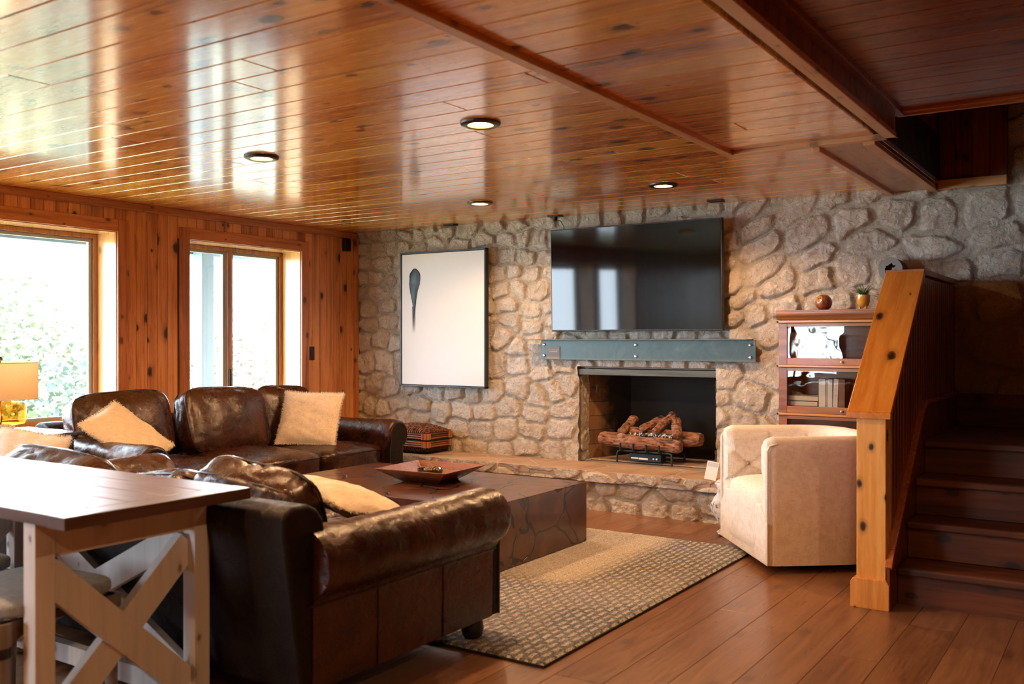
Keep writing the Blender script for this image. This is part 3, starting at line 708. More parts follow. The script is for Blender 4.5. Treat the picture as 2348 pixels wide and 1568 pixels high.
MB().box(4.967, 5.165, -1.165, -.06, 1.612, 1.644, .8).build('level_cap', wood('level cap', (.26, .07, .02), (.38, .12, .03), (.46, .17, .05), 'y', rough=.35, knots=.5), g, bevel=.003)

# ------------------------------------------------------------ television, painting, mantel
tv = thing('television', 'large black flat television on the stone wall above the mantel', 'television', (2.92, -.12, 1.735))
TM = Matrix.Translation((2.922, -.115, 1.735)) @ Matrix.Rotation(R(1.5), 4, 'X')
MB().box(-.715, .715, -.02, .022, -.405, .405, M=TM).build('bezel', BLACK, tv, bevel=.004)
MB().box(-.706, .706, -.0225, -.020, -.392, .396, M=TM).build('screen', SCREEN, tv)
MB().box(-.25, .25, .022, .055, -.2, .2, M=TM).build('wall_mount', BLACK, tv)
MB().box(.50, .56, -.024, -.02, -.412, -.404, M=TM).build('sensor', BRONZE, tv)
a = thing('framed_painting', 'tall white abstract painting with one dark grey stroke in a thin black frame', 'painting', (1.08, -.05, 1.45))
mb = MB()
AX0, AX1, AZ0, AZ1 = .607, 1.540, .853, 2.040
for q in ((AX0, AX0 + .014, AZ0, AZ1), (AX1 - .014, AX1, AZ0, AZ1), (AX0, AX1, AZ0, AZ0 + .014), (AX0, AX1, AZ1 - .014, AZ1)): mb.box(q[0], q[1], -.098, -.052, q[2], q[3])
mb.build('frame', plain('dark frame', (.022, .03, .033), .45), a, bevel=.002)
MB().box(AX0 + .018, AX1 - .018, -.090, -.060, AZ0 + .018, AZ1 - .018).build('canvas', plain('white canvas', (.78, .76, .75), .75), a)
# the brush stroke: thick paint with ragged ridges tapering to a drip
n = 46; mb = MB(); r_ = random.Random(3)
vs = []; cx = AX0 + .165
for i in range(n):
    f = i / (n - 1); z = AZ1 - .145 - f * .40
    wv = (.062 * math.sin(min(1, f * 5.5 + .15) * PI / 2)) * (1 - max(0, (f - .35) / .65) ** .8 * .93)
    sh = .004 * math.sin(f * 9) - .012 * f
    for k in range(11):
        u = -1 + k / 5; th = .009 * (1 - f * .7) * (1 - u * u * .85) * (.7 + .6 * abs(noise.noise(Vector((u * 5, f * 3, 1)))) * 2)
        vs.append((cx + sh + u * wv + r_.uniform(-.0015, .0015), -.0905 - th, z))
fs = [(i * 11 + k, (i + 1) * 11 + k, (i + 1) * 11 + k + 1, i * 11 + k + 1) for i in range(n - 1) for k in range(10)]
mb.add(vs, fs).build('brush_stroke', plain('thick dark paint', (.02, .032, .036), .42, spec=.35), a, smooth=80)
def fade_mat():
    m, nt, b = newmat('faded paint drip'); nt.nodes.remove(b); out = nt.nodes['Material Output']; tc = nt.nodes.new('ShaderNodeTexCoord')
    sp = nd(nt, 'ShaderNodeSeparateXYZ', Vector=tc.outputs['Generated'])
    f = math_n(nt, 'MULTIPLY', ramp(nt, sp.outputs[2], [(0, 0.0), (1, 1.0)]), ramp(nt, sp.outputs[0], [(0.0, 0.0), (.5, .95), (1.0, 0.0)]))
    d = nd(nt, 'ShaderNodeBsdfDiffuse', Color=(.05, .07, .075)); t = nt.nodes.new('ShaderNodeBsdfTransparent'); mx = nt.nodes.new('ShaderNodeMixShader')
    nt.links.new(f, mx.inputs[0]); nt.links.new(t.outputs[0], mx.inputs[1]); nt.links.new(d.outputs[0], mx.inputs[2]); nt.links.new(mx.outputs[0], out.inputs[0]); return m
MB().box(cx - .035, cx + .012, -.0915, -.0905, AZ1 - .72, AZ1 - .48).build('paint_drip', fade_mat(), a)
ml = thing('mantel', 'blue-grey raw steel angle mantel bolted across the stone under the television', 'mantel', (2.95, -.06, 1.2))
MB().box(2.072, 3.858, -.062, -.052, 1.105, 1.262).build('face_plate', STEEL, ml, bevel=.0015)
MB().box(1.965, 3.835, -.185, -.052, 1.262, 1.268).build('shelf_plate', STEEL, ml, bevel=.0015)
for bx in (2.100, 2.92, 3.82):
    for bz in (1.138, 1.225): MB().lathe([(.0001, -.010), (.009, -.008), (.0115, -.002), (.0115, .004)], n=16, M=Matrix.Translation((bx, -.064, bz)) @ Matrix.Rotation(R(-90), 4, 'X')).build('bolt', CHROME, ml, smooth=40)
pq = thing('name_plaque', 'small shiny plaque with pale lettering on the left of the steel mantel', 'plaque', (2.19, -.066, 1.15))
pm, pnt, pb = newmat('polished plaque'); pb.inputs['Base Color'].default_value = (.30, .25, .21, 1); pb.inputs['Metallic'].default_value = 0; pb.inputs['Roughness'].default_value = .45; pb.inputs['Specular IOR Level'].default_value = .2
MB().box(2.125, 2.248, -.067, -.062, 1.112, 1.212).build('plate', pm, pq, bevel=.001)
def text(s, size, loc, rot, mat, parent, name='lettering', ext=.0006, align='CENTER'):
    c = bpy.data.curves.new(name, 'FONT'); c.body = s; c.size = size; c.align_x = align; c.align_y = 'CENTER'; c.extrude = ext
    tmp = bpy.data.objects.new('tmp', c); COL.objects.link(tmp)
    dg = bpy.context.evaluated_depsgraph_get(); me = bpy.data.meshes.new_from_object(tmp.evaluated_get(dg)); bpy.data.objects.remove(tmp)
    me.transform(Matrix.Translation(Vector(loc) - (chain(parent) if parent else Vector())) @ rot); me.materials.clear(); me.materials.append(mat)
    return mkobj(name, me, parent)
PALE = plain('pale lettering', (.9, .88, .86), .6); GOLDT = plain('gilt lettering', (.75, .42, .16), .5)
RX = Matrix.Rotation(R(90), 4, 'X')
text('THE FIREPLACE', .0150, (2.187, -.0682, 1.182), RX, PALE, pq)
MB().box(2.148, 2.226, -.0680, -.0670, 1.166, 1.169).build('rule', PALE, pq)

# ------------------------------------------------------------ gas logs
def logmesh(a, b, r0, r1, seed, n=22, m=30):
    a, b = Vector(a), Vector(b); d = b - a; L = d.length; t = d.normalized(); x = t.orthogonal().normalized(); y = t.cross(x); vs = []
    so = Vector((seed * 5.1, seed, 0))
    for i in range(m + 1):
        f = i / m; rr = r0 + (r1 - r0) * f
        if i in (0, m): rr *= .82
        c = a + t * (L * f) + x * noise.noise(Vector((f * 3, seed, 0))) * r0 * .5 + y * noise.noise(Vector((f * 3, seed, 9))) * r0 * .5
        for k in range(n):
            q = 2 * PI * k / n; u = Vector((math.cos(q) * 2.2, math.sin(q) * 2.2, f * L * 7)) + so
            k2 = 1 + .22 * noise.noise(u) + .35 * -abs(noise.noise(Vector((math.cos(q) * 5, math.sin(q) * 5, f * L * 9)) + so)) + .1
            vs.append(c + (x * math.cos(q) + y * math.sin(q)) * rr * k2)
    fs = [(i * n + k, i * n + (k + 1) % n, (i + 1) * n + (k + 1) % n, (i + 1) * n + k) for i in range(m) for k in range(n)]
    vs += [a, b]; N0 = len(vs) - 2
    fs += [(N0, (k + 1) % n, k) for k in range(n)] + [(N0 + 1, m * n + k, m * n + (k + 1) % n) for k in range(n)]
    return vs, fs
def log_mat():
    m, nt, b = newmat('ceramic bark log'); vec, _ = coords(nt, (3, 14, 14), False)
    n = nd(nt, 'ShaderNodeTexNoise', Vector=vec, Scale=4.0, Detail=6.0, Roughness=.7)
    c = ramp(nt, n.outputs[0], [(.36, (.035, .02, .015)), (.5, (.30, .13, .075)), (.66, (.48, .27, .18))]); nt.links.new(c, b.inputs['Base Color']); b.inputs['Roughness'].default_value = .85
    bump(nt, n.outputs[0], .8, .01, b); return m
LOGM = log_mat()
gl = thing('gas_log_set', 'ceramic gas log set on a black iron grate in the firebox', 'gas logs', (2.93, .2, FZ0 + .004))
G0 = FZ0 + .004
for nm, a_, b_, r0, r1, sd in (('front_log', (2.515, .13, .474), (3.215, .11, .448), .056, .05, 1), ('rear_log', (2.62, .30, .50), (3.33, .24, .50), .05, .055, 2), ('middle_log', (2.72, .21, .53), (3.14, .22, .53), .032, .03, 3),
        ('cross_log', (2.70, .12, .53), (2.74, .30, .63), .036, .034, 4), ('cross_log', (2.86, .15, .555), (2.97, .33, .64), .030, .034, 5), ('cross_log', (2.985, .12, .55), (3.075, .30, .68), .026, .034, 6), ('cross_log', (3.19, .11, .53), (3.10, .27, .63), .036, .038, 7)):
    v_, f_ = logmesh(a_, b_, r0, r1, sd); MB().add(v_, f_).build(nm, LOGM, gl, smooth=50)
em, ent, eb = newmat('white ash embers'); vv, _ = coords(ent, (1, 1, 1), False); en = nd(ent, 'ShaderNodeTexNoise', Vector=vv, Scale=90.0, Detail=3.0)
ent.links.new(ramp(ent, en.outputs[0], [(.42, (.02, .02, .02)), (.5, (.75, .75, .76))]), eb.inputs['Base Color']); eb.inputs['Roughness'].default_value = .9
bm = bmesh.new(); r_ = random.Random(2)
for k in range(150):
    mt = Matrix.Translation((r_.uniform(2.75, 3.13), r_.uniform(.155, .215), .515 + r_.uniform(-.008, .012))) @ Matrix.Rotation(r_.random() * 3, 4, 'Z')
    bmesh.ops.create_icosphere(bm, subdivisions=1, radius=r_.uniform(.006, .012), matrix=mt)
bmesh.ops.translate(bm, verts=bm.verts, vec=-chain(gl)); o = bm_obj(bm, 'embers', em, gl, 30); o['kind'] = 'stuff'
IRON = plain('grate iron', (.02, .035, .045), .5, .3)
mb = MB()
mb.tube([(2.69, .075, G0), (2.69, .075, .365), (2.695, .08, .385), (2.71, .085, .392), (3.13, .085, .392), (3.15, .08, .385), (3.155, .075, .365), (3.155, .075, G0)], .0085, 8)
mb.tube([(2.69, .32, G0), (2.69, .32, .365), (2.71, .32, .392), (3.13, .32, .392), (3.155, .32, .365), (3.155, .32, G0)], .0085, 8)
for gx in (2.735, 2.845, 2.955, 3.065): mb.tube([(gx, .34, .396), (gx, .06, .396), (gx, .045, .402), (gx, .042, .42), (gx, .042, .455)], .0085, 8)
mb.build('grate', IRON, gl, smooth=50)
MB().box(2.785, 3.055, .10, .19, G0 + .012, G0 + .072).build('burner_box', IRON, gl, bevel=.003)
mb = MB().box(2.80, 2.862, .098, .0995, G0 + .030, G0 + .040); mb.box(2.866, 2.945, .098, .0995, G0 + .026, G0 + .040); mb.build('warning_label', PALE, gl)
for kx in (2.995, 3.022): MB().lathe([(.0001, 0), (.009, .002), (.009, .014)], n=14, M=Matrix.Translation((kx, .09, G0 + .035)) @ Matrix.Rotation(R(-90), 4, 'X')).build('valve_knob', plain('valve', (.5, .55, .58), .3, .9), gl, smooth=40)
mb = MB().box(2.4265, 2.4305, .155, .190, .842, .905)
tg = thing('damper_tag', 'small grey metal tag hanging on the left firebox wall', 'tag', (2.49, .17, .87))
MB().box(2.455, 2.458, .17, .20, .84, .90).build('tag_plate', plain('tag metal', (.35, .33, .30), .4, .7), tg, bevel=.001); MB().tube([(2.457, .185, .90), (2.463, .19, .915), (2.475, .2, .92)], .0015, 5).build('wire', BRASS, tg)

# basket trunk on the hearth, its left part behind the sofa arm
BAM = wood('dark bamboo', (.10, .028, .010), (.20, .062, .022), (.30, .10, .04), 'x', rough=.35, knots=0, var=.6)
bk = thing('wicker_trunk', 'square dark bamboo and wicker trunk with domed woven lid on the hearth', 'trunk', (.90, -.215, hz))
bw, bd = .245, .165
RZ = Matrix.Translation((.90, -.215, hz)) @ Matrix.Rotation(R(-2), 4, 'Z')
mb = MB(); rnd = random.Random(9)
for k in range(7):
    z = .068 + k * .0172
    for (p, q) in (((-bw, -bd), (bw, -bd)), ((bw, -bd), (bw, bd)), ((bw, bd), (-bw, bd)), ((-bw, bd), (-bw, -bd))):
        if k == 3 : continue
        mb.tube([RZ @ Vector((p[0], p[1], z)), RZ @ Vector((q[0], q[1], z))], .0085, 8, rnd=rnd.random() + .01)
mb.build('bamboo_side', BAM, bk, smooth=50)
CWM = wood('bamboo corner', (.25, .09, .03), (.42, .17, .06), (.5, .22, .09), 'z', rough=.35, knots=0, var=.5)
for (cx_, cy_) in ((-bw, -bd), (bw, -bd), (bw, bd), (-bw, bd)):
    mb = MB()
    for j in range(5):
        for dx_, dy_ in (((1, 0)), ((0, 1))):
            ox = cx_ - math.copysign(j * .010, cx_) * dx_ + math.copysign(.009, cx_) * dy_; oy = cy_ - math.copysign(j * .010, cy_) * dy_ + math.copysign(.009, cy_) * dx_
            for za, zb_ in ((.060, .112), (.128, .180)): mb.tube([RZ @ Vector((ox, oy, za)), RZ @ Vector((ox, oy, zb_))], .0052, 6, rnd=rnd.random() + .01)
    mb.build('corner_wrap', CWM, bk, smooth=50)
MB().box(-bw + .01, bw - .01, -bd + .01, bd - .01, .06, .18, M=RZ).build('core', BLACK, bk)
def weave(name, zf, n1=22, n2=16, mat=None):
    mb = MB()
    for fam, cnt in ((0, n1), (1, n2)):
        for i in range(cnt):
            u = -1 + (2 * i + 1) / cnt; pts = []
            m = 34
            for j in range(m + 1):
                v = -1 + 2 * j / m; X, Y = (u, v) if fam == 0 else (v, u)
                wv = .0028 * math.sin(j / m * PI * (n2 if fam == 0 else n1) / 2 + (i % 2) * PI)
                pts.append(RZ @ Vector((X * bw, Y * bd, zf(X, Y) + wv)))
            a_, b_ = pts, []
            for j in range(m):
                pass
            hw = .0052; vs = []
            side = (RZ.to_3x3() @ Vector((1, 0, 0) if fam == 0 else (0, 1, 0)))
            for p in pts: vs += [p - side * hw, p + side * hw, p + side * hw - Vector((0, 0, .002)), p - side * hw - Vector((0, 0, .002))]
            fs = []
            for j in range(m):
                for q in range(4): fs.append((j * 4 + q, j * 4 + (q + 1) % 4, j * 4 + 4 + (q + 1) % 4, j * 4 + 4 + q))
            mb.add(vs, fs, rnd.random() + .01)
    return mb.build(name, mat or BAM, bk)
weave('woven_lid', lambda X, Y: .186 + .062 * max(0, 1 - abs(X) ** 2.6) ** .7 * max(0, 1 - abs(Y) ** 2.4) ** .7)
weave('woven_base', lambda X, Y: .056 - .050 * max(0, 1 - abs(X) ** 4) ** .6 * max(0, 1 - abs(Y) ** 4) ** .6, mat=wood('dark wicker', (.03, .012, .006), (.07, .025, .012), (.1, .04, .02), 'x', rough=.5, knots=0))
MB().tube([RZ @ Vector(p) for p in ((-.09, -bd - .01, .12), (-.09, -bd - .04, .105), (-.07, -bd - .05, .085), (.0, -bd - .05, .085), (.02, -bd - .04, .105), (.02, -bd - .01, .12))], .007, 8).build('handle', BLACK, bk, smooth=50)

# card and stump
cd = thing('paper_card', 'white printed card propped up at the right end of the hearth', 'card', (3.68, -.46, hz + .0))
KM = Matrix.Translation((3.66, -.425, hz + .004)) @ Matrix.Rotation(R(-14), 4, 'X') @ Matrix.Rotation(R(6), 4, 'Z') @ Matrix.Rotation(R(7), 4, 'Y')
MB().box(-.042, .042, -.002, .002, 0, .128, M=KM).build('card_sheet', plain('white card', (.86, .86, .90), .5), cd, bevel=.0008)
MB().box(-.036, .036, -.0026, -.002, .092, .122, M=KM).build('printed_heading', plain('blue print', (.55, .62, .72), .6), cd)
sm_ = newmat('flaking white bark'); vv, _ = coords(sm_[1], (3, 3, 1), False); n = nd(sm_[1], 'ShaderNodeTexNoise', Vector=vv, Scale=18.0, Detail=5.0, Roughness=.7)
sm_[1].links.new(ramp(sm_[1], n.outputs[0], [(.38, (.06, .06, .06)), (.46, (.72, .72, .74)), (.7, (.80, .80, .82))]), sm_[2].inputs['Base Color']); sm_[2].inputs['Roughness'].default_value = .8; bump(sm_[1], n.outputs[0], .7, .008, sm_[2])
sp_ = thing('birch_stump', 'white flaky log stump side table behind the cream armchair', 'stump', (3.99, -.72, 0))
vs_, fs_ = logmesh((3.99, -.72, .002), (3.99, -.72, .36), .150, .150, 12, n=40, m=24)
MB().add([(3.99 + (v[0] - 3.99) * 1.0, -.72 + (v[1] + .72), v[2]) for v in vs_], fs_).build('stump_body', sm_[0], sp_, smooth=60)

# ------------------------------------------------------------ bookcase
bc = thing('barrister_bookcase', 'antique oak stacking bookcase with glass doors behind the newel', 'bookcase', (4.52, -.18, 0))
BX0, BX1, BY0, BY1 = 4.10, 4.94, -.315, -.05
def rail(z0, z1, y0=BY0 - .012):
    mb = MB().box(BX0 - .006, BX1 + .006, y0, BY1, z0, z1, .2); return mb
mb = MB().box(BX0 - .012, BX1 + .012, BY0 - .02, BY1, 1.448, 1.461, .3)
mb.prism([(BY0 + .02, 1.395), (BY0 - .004, 1.398), (BY0 - .016, 1.415), (BY0 - .020, 1.432), (BY0 - .020, 1.449), (BY0 + .02, 1.449)], lambda a, b, c: (c, a, b), BX0 - .010, BX1 + .010, .5)
mb.box(BX0, BX1, BY0 + .02, BY1, 1.39, 1.45); mb.build('cornice', OAK, bc, bevel=.002)
for i, (z0, z1) in enumerate(((1.094, 1.376), (.774, 1.08), (.44, .76), (.12, .426))):
    mb = MB().box(BX0, BX0 + .018, BY0 + .022, BY1, z0, z1, .1); mb.box(BX1 - .018, BX1, BY0 + .022, BY1, z0, z1, .2); mb.box(BX0 + .018, BX1 - .018, BY1 - .012, BY1, z0, z1, .6)
    mb.box(BX0 + .018, BX1 - .018, BY0 + .022, BY1 - .012, z0, z0 + .014, .7); mb.build('case', OAK, bc)
    rail(z1, z1 + .016).build('edge_rail', OAKL, bc, bevel=.004)
    for bx in (BX0 - .006, BX1 - .004): MB().box(bx, bx + .010, BY0 - .014, BY0 + .02, z1 + .002, z1 + .014).build('metal_bracket', BLACK, bc)
    fw, ft = .060, .020
    dz0, dz1 = z0 + .002, z1 - .002; gz0, gz1 = dz0 + .046, dz1 - .022
    d = MB().box(BX0 + .004, BX0 + fw, BY0, BY0 + ft, dz0, dz1, .15); d.box(BX1 - fw, BX1 - .004, BY0, BY0 + ft, dz0, dz1, .35)
    d.box(BX0 + fw, BX1 - fw, BY0, BY0 + ft, dz0, gz0, .55); d.box(BX0 + fw, BX1 - fw, BY0, BY0 + ft, gz1, dz1, .75)
    dd = d.build('door', OAK, bc, bevel=.002)
    MB().box(BX0 + fw, BX1 - fw, BY0 + .008, BY0 + .011, gz0, gz1).build('door_glass', GLASSW, dd)
    MB().lathe([(.0001, -.022), (.008, -.019), (.009, -.013), (.005, -.006), (.006, .0)], n=16, M=Matrix.Translation((4.52, BY0, dz0 + .022)) @ Matrix.Rotation(R(-90), 4, 'X')).build('knob', BRASS, dd, smooth=50)
mb = MB().box(BX0 - .008, BX1 + .008, BY0 - .006, BY1, .0, .12, .4); mb.build('plinth', OAK, bc, bevel=.004)
def bookmat(c): return plain('book cloth', c, .6)
PAGES = plain('page block', (.75, .70, .60), .9)
def book(x0, w, z0, h, dep, col, label, y0=-.268, lean=0, letters=None, grp=None, flat=False, art=False, lc=None, gilt=False):
    t = thing('book', label, 'book', (x0 + w / 2, y0 + dep / 2, z0), 0, grp)
    if flat: # lying; w along x, h is thickness
        MB().box(x0, x0 + w, y0, y0 + dep, z0, z0 + .003).build('cover', bookmat(col), t); MB().box(x0, x0 + w, y0, y0 + dep, z0 + h - .003, z0 + h).build('cover', bookmat(col), t)
        MB().box(x0, x0 + w, y0, y0 + .003, z0, z0 + h).build('spine', bookmat(col), t); MB().box(x0 + .003, x0 + w - .003, y0 + .003, y0 + dep - .003, z0 + .003, z0 + h - .003).build('pages', PAGES, t); return t
    M = Matrix.Translation((x0, y0, z0)) @ Matrix.Rotation(lean, 4, 'Y')
    mb = MB().box(0, .0025, 0, dep, 0, h, M=M); mb.box(w - .0025, w, 0, dep, 0, h, M=M); mb.build('cover', bookmat(col), t)
    MB().box(0, w, -.001, .0025, 0, h, M=M).build('spine', bookmat(col), t)
    MB().box(.0025, w - .0025, .0025, dep - .004, .004, h - .005, M=M).build('pages', PAGES, t)
    if letters:
        me = text(letters, w * .55, (0, 0, 0), Matrix.Identity(4), lc or BLACK, None, 'spine_title')
        me.data.transform(Matrix.Translation(-chain(t)) @ M @ Matrix.Translation((w / 2, -.0018, h * .5)) @ Matrix.Rotation(R(90), 4, 'X') @ Matrix.Rotation(R(-90), 4, 'Z')); me.parent = t
    if gilt:
        mb = MB(); rr_ = random.Random(6); z_ = .03
        while z_ < h - .03:
            q_ = rr_.uniform(.004, .008); mb.box(w * .32, w * .68, -.0016, -.0008, z_, z_ + q_ * .6, M=M); z_ += q_ + rr_.uniform(.0, .003)
        mb.build('spine_title', GOLDT, t)
    if art:
        mb = MB(); rr_ = random.Random(5)
        mb.lathe([(.0001, 0), (w * .42, 0)], n=20, M=M @ Matrix.Translation((w / 2, -.0016, h * .55)) @ Matrix.Rotation(R(90), 4, 'X'))
        for q in range(26): mb.lathe([(.0001, 0), (w * rr_.uniform(.05, .11), 0)], n=8, M=M @ Matrix.Translation((w * rr_.uniform(.12, .88), -.0015, h * rr_.choice([rr_.uniform(.12, .38), rr_.uniform(.7, .85)]))) @ Matrix.Rotation(R(90), 4, 'X'))
        mb.build('spine_ornament', plain('brown ornament', (.30, .12, .05), .6), t)
    return t
z1_ = 1.109
book(4.166, .028, z1_, .205, .15, (.24, .12, .06), 'dark brown book at the left end of the upper bookcase shelf', letters='II III')
book(4.198, .044, z1_, .205, .17, (.42, .28, .17), 'tan book with ornamented spine on the upper bookcase shelf', art=True)
book(4.245, .024, z1_, .180, .14, (.60, .42, .26), 'pale orange book right of the ornamented tan book')
book(4.272, .020, z1_, .178, .14, (.55, .46, .40), 'grey-beige slim book on the upper shelf between pale books')
book(4.294, .026, z1_, .176, .14, (.66, .52, .42), 'pinkish cream book on the upper shelf')
book(4.323, .022, z1_, .205, .15, (.70, .70, .68), 'tall white book on the upper bookcase shelf')
book(4.352, .026, z1_, .205, .15, (.78, .76, .70), 'white book with a blue blot leaning on the upper shelf', lean=R(3))
book(4.388, .016, z1_, .175, .13, (.30, .10, .06), 'dark red book at the right of the upper shelf row')
book(4.406, .020, z1_, .185, .13, (.05, .07, .09), 'dark blue book ending the upper shelf row')
z2_ = .789
for k, (ww, hh) in enumerate(((.196, .032), (.194, .034), (.200, .036))):
    book(4.152, ww, z2_ + sum((.032, .034, .036)[:k]), hh, .17, (.72, .66, .58), ('cream book lying at the bottom of the flat pile on the second shelf', 'cream book in the middle of the flat pile on the second shelf', 'cream book on top of the flat pile on the second shelf')[k], flat=True, grp='cream books lying flat')
book(4.357, .044, z2_, .215, .15, (.78, .77, .76), 'thick white book standing right of the flat pile')
book(4.404, .008, z2_, .212, .15, (.48, .40, .33), 'thin tan booklet between white books')
book(4.414, .030, z2_, .214, .15, (.80, .79, .80), 'white book in the middle of the second shelf row')
book(4.448, .028, z2_, .218, .15, (.84, .83, .84), 'slim white book with gilt spine letters on the second shelf', lean=R(2), gilt=True)
book(4.484, .040, z2_, .216, .15, (.26, .12, .07), 'brown book ending the second shelf row')
# things on the bookcase
gb = thing('carved_ball', 'brown carved ball with a golden face on top of the bookcase', 'ornament', (4.37, -.20, 1.461))
bm = bmesh.new(); bmesh.ops.create_uvsphere(bm, u_segments=48, v_segments=32, radius=.054)
for v in bm.verts:
    a_ = math.atan2(v.co.y, v.co.x); zf = v.co.z / .054
    if zf < .35: v.co *= 1 + .02 * math.cos(a_ * 26) * (1 if zf < -.1 else .5 * math.cos(zf * 40))
for v in bm.verts: v.co.z = max(v.co.z, -.051) + .051
bgm, bgn, bgb = newmat('carved gourd'); v3, _ = coords(bgn, (1, 1, 1), False); wv_ = nd(bgn, 'ShaderNodeTexVoronoi', Vector=v3, Scale=70.0)
bgn.links.new(ramp(bgn, wv_.outputs['Distance'], [(.1, (.05, .015, .008)), (.5, (.26, .08, .025))]), bgb.inputs['Base Color']); bgb.inputs['Roughness'].default_value = .3; bgb.inputs['Coat Weight'].default_value = .5
bm_obj(bm, 'ball', bgm, gb)
FM = Matrix.Rotation(R(-14), 4, 'Z') @ Matrix.Translation((0, 0, .051))
def onball(u, v, rr=.0548): # u right, v up angles
    d = Vector((math.sin(u) * math.cos(v), -math.cos(u) * math.cos(v), math.sin(v))); return FM @ (d * rr)
mb = MB(); vs = [onball(-.1, .42, .0560)] + [onball(-.1 + .46 * math.cos(q * PI / 12), .42 + .42 * math.sin(q * PI / 12), .0553) for q in range(24)]
mb.add(vs, [(0, 1 + q, 1 + (q + 1) % 24) for q in range(24)]).build('face', plain('golden face', (.55, .24, .03), .3), gb, local=True, smooth=60)
mb = MB()
for ex in (-.28, .08): mb.tube([onball(ex - .09, .52, .0575), onball(ex, .58, .0575), onball(ex + .09, .52, .0575)], .0012, 5); mb.tube([onball(ex - .05, .46, .0575), onball(ex + .05, .46, .0575)], .0018, 5)
mb.tube([onball(-.1, .5, .058), onball(-.1, .32, .0585), onball(-.03, .30, .058)], .0011, 5); mb.tube([onball(-.25, .20, .0575), onball(-.1, .15, .0575), onball(.05, .20, .0575)], .0014, 5)
mb.build('face_lines', BLACK, gb, local=True)
pp = thing('potted_fern', 'small green fern in a mustard footed pot on top of the bookcase', 'potted plant', (4.625, -.20, 1.461))
GLZ = plain('mustard glaze', (.58, .28, .04), .12, coat=.8)
MB().lathe([(.0001, .022), (.022, .018), (.034, .028), (.041, .05), (.043, .095), (.040, .096), (.038, .06), (.0001, .058)], (4.625, -.20, 1.461), 36).build('pot', GLZ, pp, smooth=50)
for q in range(3): 
    a_ = q * 2.09 - .6; MB().lathe([(.009, 0), (.008, .012), (.012, .03)], (4.625 + .022 * math.cos(a_), -.20 + .022 * math.sin(a_), 1.461), 10).build('foot', GLZ, pp, smooth=60)
mb = MB(); r_ = random.Random(14)
for k in range(46):
    a_ = r_.uniform(0, 2 * PI); L = r_.uniform(.03, .105) if k > 3 else .125; p = Vector((4.625, -.20, 1.461 + .085)); d = Vector((math.cos(a_), math.sin(a_) * .8, r_.uniform(.5, 1.6))).normalized()
    if k < 4: d = Vector(((1, -.3, .5), (.9, -.2, .25), (-1, -.2, .1), (-.8, -.3, .5))[k]).normalized()
    n = int(L / .008)
    for j in range(n):
        p = p + d * .008; d = (d + Vector((0, 0, -.06))).normalized(); s_ = d.cross(Vector((0, 0, 1))).normalized()
        for sg in (-1, 1):
            e = p + s_ * sg * .010 + d * .005; w_ = d * .0042
            mb.add([p, e - w_ + Vector((0, 0, .001)), e + s_ * sg * .003, e + w_], [(0, 1, 2, 3)], r_.random() + .001)
mb.build('fronds', leafmat('fern leaf', (.03, .10, .02), (.16, .28, .05), 1), pp, fix=False)
t = thing('blue_tile', 'small blue block on the bookcase half hidden by the newel cap', 'ornament', (4.745, -.2, 1.461)); MB().box(4.725, 4.775, -.215, -.185, 1.461, 1.500).build('tile', plain('sky blue', (.16, .38, .48), .5), t, bevel=.002)
t = thing('log_ring', 'hollow grey log slice hanging on the stone wall above the bookcase', 'ornament', (4.80, -.12, 1.71))
mb = MB(); n = 48; vs = []; rr_ = []
for k in range(n):
    q = 2 * PI * k / n; o_ = .078 + .006 * noise.noise(Vector((math.cos(q) * 2, math.sin(q) * 2, 0))); i_ = .038 + .010 * noise.noise(Vector((math.cos(q) * 3, math.sin(q) * 3, 5)))
    for rad, yy in ((o_, -.235), (o_, -.05), (i_, -.05), (i_, -.235)): vs.append((4.800 + rad * math.cos(q) * .9, yy, 1.712 + rad * math.sin(q)))
fs = [(k * 4 + a_, k * 4 + (a_ + 1) % 4, ((k + 1) % n) * 4 + (a_ + 1) % 4, ((k + 1) % n) * 4 + a_) for k in range(n) for a_ in range(4)]
mb.add(vs, fs).build('log_tube', wood('dark log bark', (.03, .012, .01), (.07, .03, .02), (.1, .05, .035), 'y', rough=.8, knots=0), t, smooth=40)
vs = []
for k in range(n):
    q = 2 * PI * k / n
    for rad in (.080 + .006 * noise.noise(Vector((math.cos(q) * 2, math.sin(q) * 2, 0))), .037 + .010 * noise.noise(Vector((math.cos(q) * 3, math.sin(q) * 3, 5)))): vs.append((4.800 + rad * math.cos(q) * .9, -.2365, 1.712 + rad * math.sin(q)))
MB().add(vs, [(k * 2, k * 2 + 1, ((k + 1) % n) * 2 + 1, ((k + 1) % n) * 2) for k in range(n)]).build('cut_face', plain('weathered cut wood', (.22, .23, .23), .75), t)

